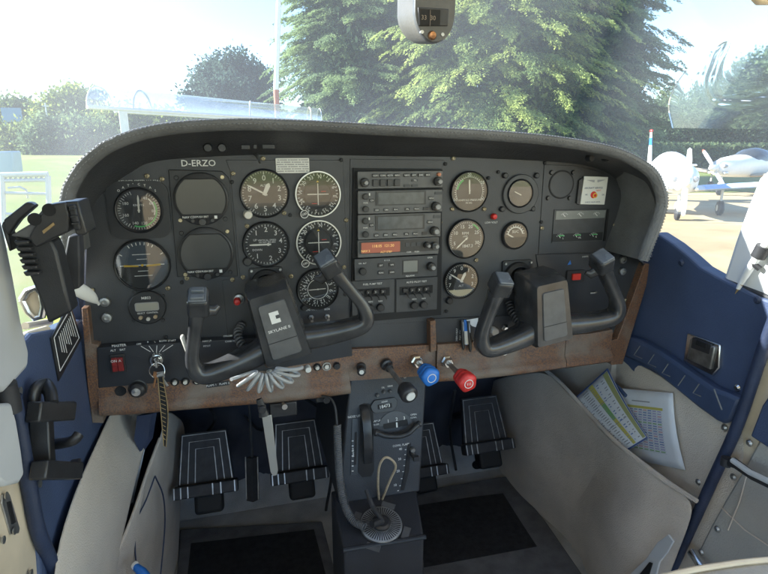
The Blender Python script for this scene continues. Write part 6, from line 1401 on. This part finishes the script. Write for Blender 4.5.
b=MB(); P=[E(x,y,8) for x,y in [(-30,152),(12,151),(15,173),(-30,174)]]; b.slab(P,.3,(0,-1,0)); o=b.build('equipment_box',mat('pale_blue_paint',(.30,.42,.48),.5,var=.08,vscale=3),None,bevel=.02); tag(o,'pale blue equipment box at the left edge behind the slatted stand','box')
# fence
FN=empty('chain_fence',gp(15,50),'thin wire fence in front of the small grey building','fence')
b=MB()
for k in range(12): x=gp(-30+k*6,50)[0]; g0=gz(x,50); b.tube([(x,50,g0),(x,50,g0+1.0)],.04,6)
b.build('posts','greyplastic',FN); b=MB()
for k in range(14): z=gz(-30,50)+.05+k*.07; b.tube([(gp(-30,50)[0],50,z),(gp(36,50)[0],50,z)],.014,4)
b.build('wires','greyplastic',FN)
# small building
HB=empty('small_building',gp(20,58),'small grey gabled hut between the fence and the left trees','building')
x0=gp(11,58)[0]; x1=gp(30,58)[0]; z1=E(12,140,58).z; zt=E(20,132,58).z; xm=(x0+x1)/2
b=MB(); b.prism([(x0,1.2),(x1,1.2),(x1,z1),(xm,zt-.1),(x0,z1)],58,62); b.build('wall',mat('hut_wall',(.4,.39,.38),.8,var=.1,vscale=2),HB,smooth=0)
b=MB(); b.prism([(x0-.2,z1-.05),(xm,zt),(x1+.2,z1-.05),(x1+.2,z1+.12),(xm,zt+.2),(x0-.2,z1+.12)],57.8,62.2); b.build('roof',mat('hut_roof',(.16,.15,.15),.8),HB,smooth=0)
b=MB(); b.prism([(xm-.3,1.3),(xm+.3,1.3),(xm+.3,2.2),(xm-.3,2.2)],57.95,58.05); b.build('door','navy',HB,smooth=0)
# sign, far pole and car
b=MB(); p=E(12,117,65); b.box(p.x-.9,p.x+.9,65,65.15,p.z-.5,p.z+.9); b.box(p.x-.8,p.x-.65,65.02,65.12,0,p.z-.4); o=b.build('blue_sign',mat('sign_blue',(.12,.25,.4),.5),None); tag(o,'blue hoarding rising over the hut at the left','sign')
for i,(px,h,lab) in enumerate(((41,119,'thin pole left of the bushes'),(45,103,'taller mast just right of the thin pole'))):
    b=MB(); t_=E(px,h,55); b.tube([(t_.x,55,0),(t_.x,55,t_.z)],[.09,.06],8); b.box(t_.x-.25,t_.x+.25,54.95,55.05,t_.z-.3,t_.z-.22); o=b.build('mast','greyplastic',None); tag(o,lab,'mast')
def car():
    base=gp(1,52); R_=empty('parked_car',base,'silver car at the far left edge beyond the fence','car'); x,y=base[0],52
    b=MB(); zb=base[2]; side=[(-2.1,.35),(2.1,.35),(2.15,.8),(1.5,.95),(.9,1.42),(-.7,1.46),(-1.5,.98),(-2.15,.85)]; b.prism([(x+a,z+zb) for a,z in side],y,y+1.7); b.build('body',mat('silver_paint',(.5,.52,.54),.3,metal=.5),R_,bevel=.08,seg=3)
    b=MB(); b.prism([(x+a,z+zb) for a,z in [(-1.25,.98),(1.15,.98),(.8,1.34),(-.65,1.37)]],y-.01,y+.02); b.build('side_window','screen',R_)
    for a in (-1.3,1.3):
        b=MB(); b.lathe(x+a,.33+zb,[(0,y-.02),(.2,y-.02),(.33,y),(.33,y+.2)],20); b.build('wheel','blackrub',R_)
car()
# ---- aeroplanes on the apron
def plane(name,label,base,head,sc=1,wingcol='white_paint',stripe=True,propang=0,highw=False,cover=True,accent='blue'):
    root=empty(name,base,label,'aeroplane','light aeroplanes parked on the apron',rot=(0,0,head)); root.scale=(sc,sc,sc); WORLD[root.name]=(0,0,0)
    # local: nose toward -Y, z up from ground
    st=[(-2.0,.10,1.12,.10),(-1.85,.30,1.12,.30),(-1.3,.48,1.15,.40),(-.6,.56,1.18,.46),(.2,.58,1.20,.50),(1.6,.52,1.22,.46),(3.2,.28,1.28,.30),(5.0,.10,1.36,.16)]
    b=MB(); rows=[]
    for y,w,zc,h in st:
        rows.append([(math.copysign(abs(math.cos(a))**.8,math.cos(a))*w,y,zc+math.copysign(abs(math.sin(a))**.8,math.sin(a))*h) for a in np.linspace(0,2*math.pi,29)[:-1]])
    b.grid(rows,closed=True); b.f.append(tuple(range(27,-1,-1))); b.m.append(0); b.build('fuselage','white_paint',root,smooth=60)
    rows=[]
    for y,w,h in ((-.75,.30,.02),(-.45,.46,.26),(0,.54,.50),(.6,.55,.56),(1.3,.48,.46),(2.0,.34,.22),(2.5,.2,.05)):
        rows.append([(math.cos(a)*w,y,1.38+math.sin(a)*h) for a in np.linspace(0,math.pi,15)])
    b=MB(); b.grid(rows); b.build('canopy_cover' if cover else 'cabin_windows','white_paint' if cover else 'screen',root,smooth=70)
    for s_ in (-1,1):
        zw=.78 if not highw else 1.95
        b=MB(); b.grid([[(s_*x,y0+c*k,zw+dz+t*(1 if True else 0)) for (k,t) in ((0,0),(.08,.07),(.3,.1),(.7,.06),(1,0),(.7,-.04),(.3,-.05),(.08,-.045))] for (x,y0,c,dz) in ((.45,-.35,1.65,0),(1.6,-.28,1.55,.1),(2.6,-.2,1.5,.18),(5.2,-.05,1.3,.42))],closed=True)
        w=b.build('wing',wingcol,root,smooth=50); ww=b
        b=MB(); b.grid([[(s_*5.2,-.05+1.3*k,zw+.42+t) for k,t in ((0,0),(.3,.1),(1,0))],[(s_*5.32,.1+1.1*k,zw+.44+t*.3) for k,t in ((0,0),(.3,.1),(1,0))]]); b.build('wing_tip',wingcol,w,smooth=50)
        if stripe:
            b=MB(); b.grid([[(s_*x,y0+c*k-.006,zw+dz+t*1.04+.004*(1 if t>=0 else -1)) for (k,t) in ((.3,-.05),(.08,-.045),(0,0),(.08,.07),(.3,.1),(.7,.06))] for (x,y0,c,dz) in ((.9,-.32,1.61,.04),(1.6,-.28,1.55,.1),(2.2,-.24,1.52,.145))]); b.build('wing_stripe',mat('wing_blue',(.42,.56,.78),.4),w,smooth=50)
        # tailplane
        b=MB(); b.grid([[(s_*x,y0+c*k,1.42+t) for k,t in ((0,0),(.3,.04),(1,0),(.3,-.04))] for x,y0,c in ((.08,4.3,.75),(1.6,4.45,.6))],closed=True); b.build('tailplane','white_paint',root,smooth=50)
        # main leg + wheel
        b=MB(); b.tube([(s_*1.5,.25,.85),(s_*1.5,.25,.3)],.04,8); lg_=b.build('main_leg','greyplastic',root)
        b=MB(); b.lathe(0,0,[(.06,-.08),(.19,-.08),(.23,-.04),(.23,.04),(.19,.08),(.06,.08)],24,Matrix.Rotation(rad(90),3,'Z'),(s_*1.5,.25,.23)); b.build('tyre','blackrub',lg_)
        b=MB(); b.lathe(0,0,[(0,-.085),(.1,-.085),(.1,.085),(0,.085)],18,Matrix.Rotation(rad(90),3,'Z'),(s_*1.5,.25,.23)); b.build('wheel_hub','greyplastic',lg_)
    b=MB(); b.tube([(0,-1.45,.85),(0,-1.5,.28)],.035,8); nl=b.build('nose_leg','greyplastic',root)
    b=MB(); b.lathe(0,0,[(.06,-.06),(.16,-.06),(.2,-.03),(.2,.03),(.16,.06),(.06,.06)],24,Matrix.Rotation(rad(90),3,'Z'),(0,-1.5,.2)); b.build('tyre','blackrub',nl)
    b=MB(); b.tube([(0,-1.72,.3),(0,-1.5,.46),(0,-1.25,.34)],[.05,.11,.06],12); b.build('wheel_fairing','white_paint',nl,smooth=60)
    b=MB(); b.lathe(0,1.12,[(0,-2.42),(.06,-2.38),(.13,-2.2),(.16,-2.0)],20); b.build('spinner','white_paint',root,smooth=60)
    P=empty('propeller_hub',(0,0,0)) if False else None
    b=MB()
    for s_ in (-1,1):
        d=Vector((math.sin(propang)*s_,0,math.cos(propang)*s_)); w=Vector((d.z,0,-d.x)); o=Vector((0,-2.12,1.12))
        b.slab([o+w*.05,o+d*.25+w*.09,o+d*.6+w*.085,o+d*.88+w*.05,o+d*.93,o+d*.88-w*.05,o+d*.6-w*.065,o+d*.25-w*.05,o-w*.05],.025,(0,-1,.0))
    pr_=b.build('propeller','greyplastic' if not cover else 'white_paint',root,smooth=20)
    b=MB()
    for s_ in (-1,1):
        d=Vector((math.sin(propang)*s_,0,math.cos(propang)*s_)); w=Vector((d.z,0,-d.x)); o=Vector((0,-2.125,1.12)); b.slab([o+d*.62+w*.086,o+d*.84+w*.058,o+d*.84-w*.055,o+d*.62-w*.066],.036,(0,-1,0))
    if accent!='blue': b.build('blade_band','blue' if accent=='blue' else 'card',pr_,smooth=0)
    b=MB()
    for s_ in (-1,1):
        d=Vector((math.sin(propang)*s_,0,math.cos(propang)*s_)); w=Vector((d.z,0,-d.x)); o=Vector((0,-2.125,1.12)); b.slab([o+d*.84+w*.058,o+d*.885+w*.05,o+d*.935,o+d*.885-w*.05,o+d*.84-w*.055],.036,(0,-1,0))
    if accent!='blue': b.build('blade_tip',mat('tip_red',(.5,.1,.06),.5),pr_,smooth=0)
    for s_ in (-1,1):
        b=MB(); b.lathe(s_*.26,1.2,[(0,-1.93),(.06,-1.925),(.08,-1.90),(.08,-1.7)],20); b.build('air_intake','knobgrey',root)
        b=MB(); b.lathe(s_*.02+s_*.3,.92,[(0,-1.905),(.05,-1.90),(.06,-1.7)],14); b.build('landing_light','chrome',root)
    # fin
    b=MB(); b.grid([[(sx*(.07-.012*k),4.35+.22*k+q*(1.15-.16*k),1.4+.32*k) for (sx,q) in ((0,0),(1,.3),(0,1),(-1,.3))] for k in range(5)],closed=True); f_=b.build('fin','white_paint',root,smooth=50)
    if accent=='blue':
        b=MB(); b.grid([[(sx*(.07-.012*k+.004),4.345+.22*k+q*(1.16-.16*k),1.4+.32*k) for (sx,q) in ((0,0),(1,.3),(0,1),(-1,.3))] for k in (2.4,3.3)],closed=True); b.build('fin_band','blue',f_,smooth=50)
        b=MB(); b.lathe(0,2.72,[(0,5.2),(.05,5.25),(.06,5.5),(0,5.6)],12); b.build('beacon','red',f_)
    return root
p=gp(669,12.3); plane('light_aeroplane','white low wing aeroplane with covered canopy and blue wing stripe, nose beside the hood edge',(p[0],12.3,0),rad(-33),.88,propang=rad(178))
p=gp(750,17); plane('light_aeroplane','farther white aeroplane with tan wings and slanting propeller behind the blue striped wing',(p[0],17.5,0),rad(-78),.95,wingcol='string',stripe=False,propang=rad(-38),cover=False,accent='white')
# ---- windshield
def wsp(s,t):
    """s 0..1 around, t 0 bottom .. 1 top"""
    a=math.pi*(s); x=.26+.60*math.copysign(abs(math.cos(math.pi-a))**.55,math.cos(math.pi-a)); y=.55+(.62-.28*t)*abs(math.sin(a))**.55 -.12*t
    return Vector((.26+(x-.26)*(1-.06*t),y,CAMZ+.02-.5*(1-min(1,abs(math.sin(a))*1.3))+ (.52)*t))
b=MB(); b.grid([[wsp(s,t) for s in np.linspace(0,1,60)] for t in np.linspace(0,1,16)]); o=b.build('windshield','windshield',None,smooth=80); tag(o,'large curved windshield above the hood, slightly dusty, tinted to dim the view outside','windshield')
# thick wavy perspex corner piece, bends what is seen through it
m=bpy.data.materials.new('wavy_perspex'); m.use_nodes=True; b_=m.node_tree.nodes['Principled BSDF']; b_.inputs['Base Color'].default_value=(1,.99,.93,1); b_.inputs['Transmission Weight'].default_value=1; b_.inputs['Roughness'].default_value=.02; b_.inputs['IOR'].default_value=1.49; M['wavy']=m
LC=spline([(723,42),(706,52),(690,66),(676,84),(668,105),(672,128)],5); HC=np.array(spline([(723,42),(714,66),(709,84),(716,99),(738,104),(768,98),(805,84)],8)); H2=np.array(spline([(690,150),(709,136),(735,122),(768,107),(805,90)],8)); H3=np.array(spline([(724,44),(722,64),(728,82),(748,88),(805,78)],8))
def dmin(P,x,y): return float(np.sqrt(((P-np.array([x,y]))**2).sum(1)).min())
fr=[];bk=[]
for k,l in enumerate(LC):
    ry=24+k*(130-24)/(len(LC)-1); a=[];c=[]
    for q in range(60):
        t=q/59; x=l[0]+(800-l[0])*t; y=l[1]+(ry-l[1])*t; e=min(1,t*12)
        d=.28*(.0032*math.exp(-(dmin(HC,x,y)/7)**2)*math.cos(dmin(HC,x,y)*.55)+.0026*math.exp(-(dmin(H2,x,y)/8)**2)+.0022*math.exp(-(dmin(H3,x,y)/4)**2)-.003*math.exp(-(((x-684)/26)**2+((y-112)/24)**2)))
        p=at(x,y,X=.888); a.append(p+Vector((-d*e,0,0))); c.append(p+Vector((.006,0,0)))
    fr.append(a); bk.append(c)
fine=lambda R_:[[r0[i].lerp(r1[i],f) for i in range(len(r0))] for r0,r1 in zip(R_[:-1],R_[1:]) for f in (0,.5)]+[R_[-1]]
fr=fine(fr);bk=fine(bk); b=MB(); nn=len(fr[0]); b.grid([f_+c_[::-1] for f_,c_ in zip(fr,bk)],closed=True); b.f.append(tuple(range(2*nn))); b.m.append(0); o_=len(b.v)-2*nn; b.f.append(tuple(o_+k for k in range(2*nn-1,-1,-1))); b.m.append(0)
o=b.build('perspex_corner','wavy',None,smooth=60)
import bmesh
bm_=bmesh.new(); bm_.from_mesh(o.data); bmesh.ops.recalc_face_normals(bm_,faces=bm_.faces[:]); bm_.to_mesh(o.data); bm_.free(); tag(o,'wavy thick perspex piece bending the view at the right corner of the windshield','window')
# ================================================================== LIGHT, SKY, CAMERA
W=bpy.data.worlds.new('World'); S.world=W; W.use_nodes=True; nt=W.node_tree; bg=nt.nodes['Background']
sk=nt.nodes.new('ShaderNodeTexSky'); sk.sky_type='NISHITA'; sk.sun_disc=False
SUN_EL=rad(28); sd=Vector((-.87,.27,0)).normalized()*math.cos(SUN_EL); sd.z=math.sin(SUN_EL)
sk.sun_elevation=SUN_EL; sk.sun_rotation=math.atan2(sd.x,sd.y); sk.air_density=1.0; sk.dust_density=0.0; sk.ozone_density=2.0
nt.links.new(sk.outputs[0],bg.inputs[0]); bg.inputs[1].default_value=.105
L=bpy.data.lights.new('sun','SUN'); L.energy=5; L.angle=rad(.53); L.color=(1,.94,.84); lo=bpy.data.objects.new('sun',L); COL.objects.link(lo); lo.rotation_euler=sd.to_track_quat('Z','Y').to_euler()
cam=bpy.data.cameras.new('camera'); co=bpy.data.objects.new('camera',cam); COL.objects.link(co); S.camera=co
cam.sensor_width=36; cam.sensor_fit='HORIZONTAL'; cam.lens=36*F0/768; cam.clip_start=.01; cam.clip_end=3000
co.location=(0,0,CAMZ)
fwd=ray(CX,CY); co.rotation_euler=fwd.to_track_quat('-Z','Y').to_euler()
vs=S.view_settings; vs.view_transform='Standard'; vs.look='None'; vs.gamma=1; vs.use_curve_mapping=False; vs.exposure=2.6
S.cycles.max_bounces=8; S.cycles.diffuse_bounces=4; S.cycles.glossy_bounces=3; S.cycles.transparent_max_bounces=12; S.cycles.transmission_bounces=6
S.cycles.use_denoising=True; S.cycles.sample_clamp_indirect=6; S.cycles.caustics_reflective=False; S.cycles.caustics_refractive=False
